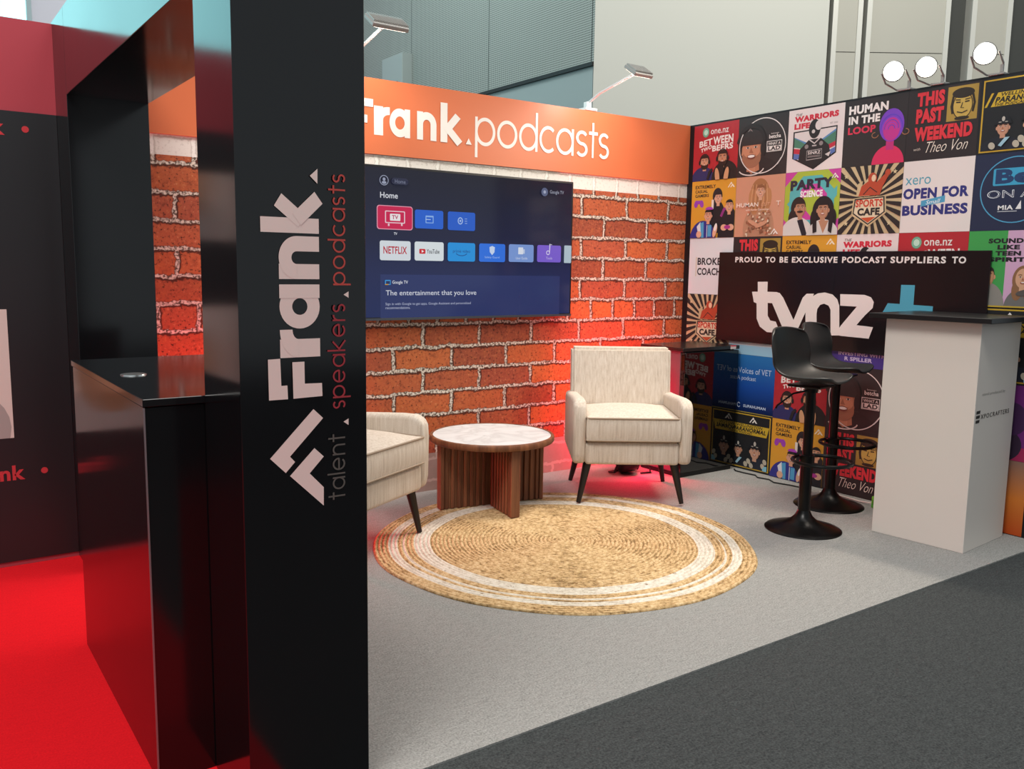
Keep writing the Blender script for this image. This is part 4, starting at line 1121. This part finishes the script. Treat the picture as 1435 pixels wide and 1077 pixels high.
# ------------------------------------------------------------------ mini fridge
t = thing('mini_fridge', 'black glass-door mini fridge in the booth corner', 'fridge', (-.32, -.395, 0))
b = MB(); b.box((-.26, -.165, .03), (.26, .195, .84), M('545456', .5, 0, .3, 'fridge_enamel'), .004, 2); b.build('body', t)
b = MB(); b.box((-.275, -.2, .84), (.275, .2, .865), M('1c1b1b', .22, 0, .5, 'fridge_top'), .003, 1); b.build('top_panel', t)
b = MB(); b.box((-.262, -.205, .035), (.262, -.168, .835), GLASSBLACK, .003, 1); d_ = b.build('glass_door', t)
b = MB(); b.box((-.266, -.208, .5), (-.262, -.175, .62), M('2a2a2a', .4)); b.build('door_grip', d_)
b = MB(); b.box((.18, -.202, .868), (.235, -.2, .842), M('b8b0b0')); b.box((.18, -.2025, .868-.009), (.235, -.202, .868), M('b8404c')); b.build('sticker', t)
b = MB(); b.box((-.25, -.19, .0), (.25, .18, .03), BLACK_SATIN); b.build('plinth_base', t)

# ------------------------------------------------------------------ red uplights
def uplight(loc, label):
    t = thing('floor_uplight', label, 'uplight', loc, 0, 'red floor uplights at the brick wall')
    tilt = Matrix.Rotation(math.radians(-25), 3, 'X')
    b = MB(); b.lathe([(0, 0), (.05, 0), (.068, .015), (.075, .05), (.078, .11), (.085, .115), (.085, .125), (.072, .125), (.07, .112)], (0, 0, .018), BLACK_SATIN, 28, tilt); b.build('housing', t, 40)
    b = MB(); b.lathe([(0, .108), (.07, .112)], (0, 0, .018), EM('ff1020', 3), 28, tilt); b.build('lens', t)
    b = MB(); b.tube([(-.10, 0, .09), (-.105, .03, .02), (-.09, .10, .008), (.09, .10, .008), (.105, .03, .02), (.10, 0, .09)], .008, BLACK_SATIN, 8); b.build('bracket', t, 40)
    b = MB(); b.tube([(.06, .02, .05), (.12, -.0, .06), (.16, -.03, .03), (.14, -.06, .008), (.06, -.05, .01)], .006, BLACK_SATIN, 8); b.build('cable', t, 40)
uplight((-.79, -.33, 0), 'black floor uplight glowing red beneath the armchair by the fridge')
uplight((-3.3, -.33, 0), 'black floor uplight glowing red behind the left armchair')

# ------------------------------------------------------------------ arm lamps on the fascia
def arm_lamp(x, label, w):
    t = thing('arm_spotlight', label, 'spotlight', (x, .03, 2.4), 0, 'arm spotlights over the fascia')
    b = MB(); b.box((-.05, -.045, -.0), (.05, .035, .018), WHITEMETAL, .004, 2); b.box((-.02, -.02, .018), (.02, .02, .06), WHITEMETAL, .004, 1); b.build('clamp', t)
    b = MB(); b.tube([(0, 0, .05), (0, -.12, .10), (0, -.43, .165)], .009, WHITEMETAL, 10); b.build('arm', t, 40)
    b = MB(); mt = Matrix.Translation((.0, -.48, .175)) @ Matrix.Rotation(math.radians(34), 4, 'X')
    b.box((-w/2, -.06, -.012), (w/2, .06, .012), METAL, .006, 2, mt)
    n = 18
    for i in range(n): b.box((-w/2+.006+(w-.012)*i/(n-1)-.0015, -.05, .012), (-w/2+.006+(w-.012)*i/(n-1)+.0015, .05, .022), METAL, 0, 1, mt)
    hd = b.build('lamp_head', t)
    b = MB(); b.box((-w/2+.012, -.048, -.0145), (w/2-.012, .048, -.012), EM('fff2df', 8), 0, 1, mt); b.build('lens', t)
arm_lamp(-.935, 'slim arm spotlight on the fascia near the wall corner', .15)
arm_lamp(-2.66, 'slim arm spotlight on the fascia beside the black pillar', .2)

# ------------------------------------------------------------------ floodlights on the poster wall
def flood(fy, fz, label):
    t = thing('floodlight', label, 'floodlight', (0.02, fy, 2.4), 0, 'floodlights on top of the poster wall')
    dirv = Vector((-.80, -.50, -.16)).normalized()
    rot = dirv.to_track_quat('Z', 'Y').to_matrix()
    hc = Vector((-.08, 0, fz-2.4))
    b = MB(); b.lathe([(0, -.12), (.03, -.12), (.04, -.10), (.043, -.05), (.056, -.005), (.058, .01), (.053, .012), (.051, 0)], hc, M('777a78', .4, .5), 32, rot); b.build('housing', t, 40)
    b = MB(); b.lathe([(0, .004), (.03, .006), (.051, .004)], hc, EM('fff6e6', 14), 32, rot); b.build('lens', t, 40)
    b = MB(); b.tube([hc+Vector((0, -.072, 0)), hc+Vector((.05, -.075, -.05)), Vector((.0, -.06, .012)), Vector((.0, .02, .012)), hc+Vector((.05, .075, -.05)), hc+Vector((0, .072, 0))], .005, METAL, 8); b.build('bracket', t, 40)
    b = MB(); b.box((-.03, -.08, 0), (.035, .0, .012), METAL, .002, 1); b.box((-.03, -.075, .012), (-.018, -.06, .05), METAL); b.build('clamp', t)
f1 = at('x', -.06, 1252, 100); f2 = at('x', -.06, 1298, 94); f3 = at('x', -.06, 1380, 75)
flood(f1.y, f1.z, 'leftmost glowing floodlight of three on the poster wall')
flood(f2.y, f2.z, 'middle glowing floodlight of three on the poster wall')
flood(f3.y, f3.z, 'rightmost glowing floodlight of three on the poster wall')

# ------------------------------------------------------------------ small things on the floor
b = MB()
b.tube([(-.07, -.62, .006), (-.10, -.66, .005), (-.10, -.74, .005), (-.09, -.82, .005), (-.13, -.87, .005), (-.11, -.95, .005), (-.15, -1.02, .005), (-.12, -1.12, .005), (-.10, -1.25, .005)], .0045, BLACK_PLASTIC, 6)
tag(b.build('power_cable', None, 40), 'thin black power cable along the foot of the poster wall', 'cable')
g = Vector((-.125, -1.735, 0))
b = MB(); b.tube([(-.10, -1.33, .005), (-.07, -1.45, .005), (-.09, -1.6, .005), (-.12, -1.70, .02)], .0045, M('cfd4cc', .5), 6)
tag(b.build('power_cable', None, 40), 'pale power cable between rear bar stool and poster wall', 'cable')
b = MB(); b.box((g.x-.025, g.y-.04, 0), (g.x+.025, g.y+.02, .07), M('5fb83a', .5, 0, .4, 'green_plastic'), .006, 2); b.box((g.x-.027, g.y-.03, .02), (g.x-.024, g.y+.01, .05), M('3f8a28'))
tag(b.build('power_adapter', None, 40), 'bright green plastic power adapter on the floor beside the plinth', 'adapter')
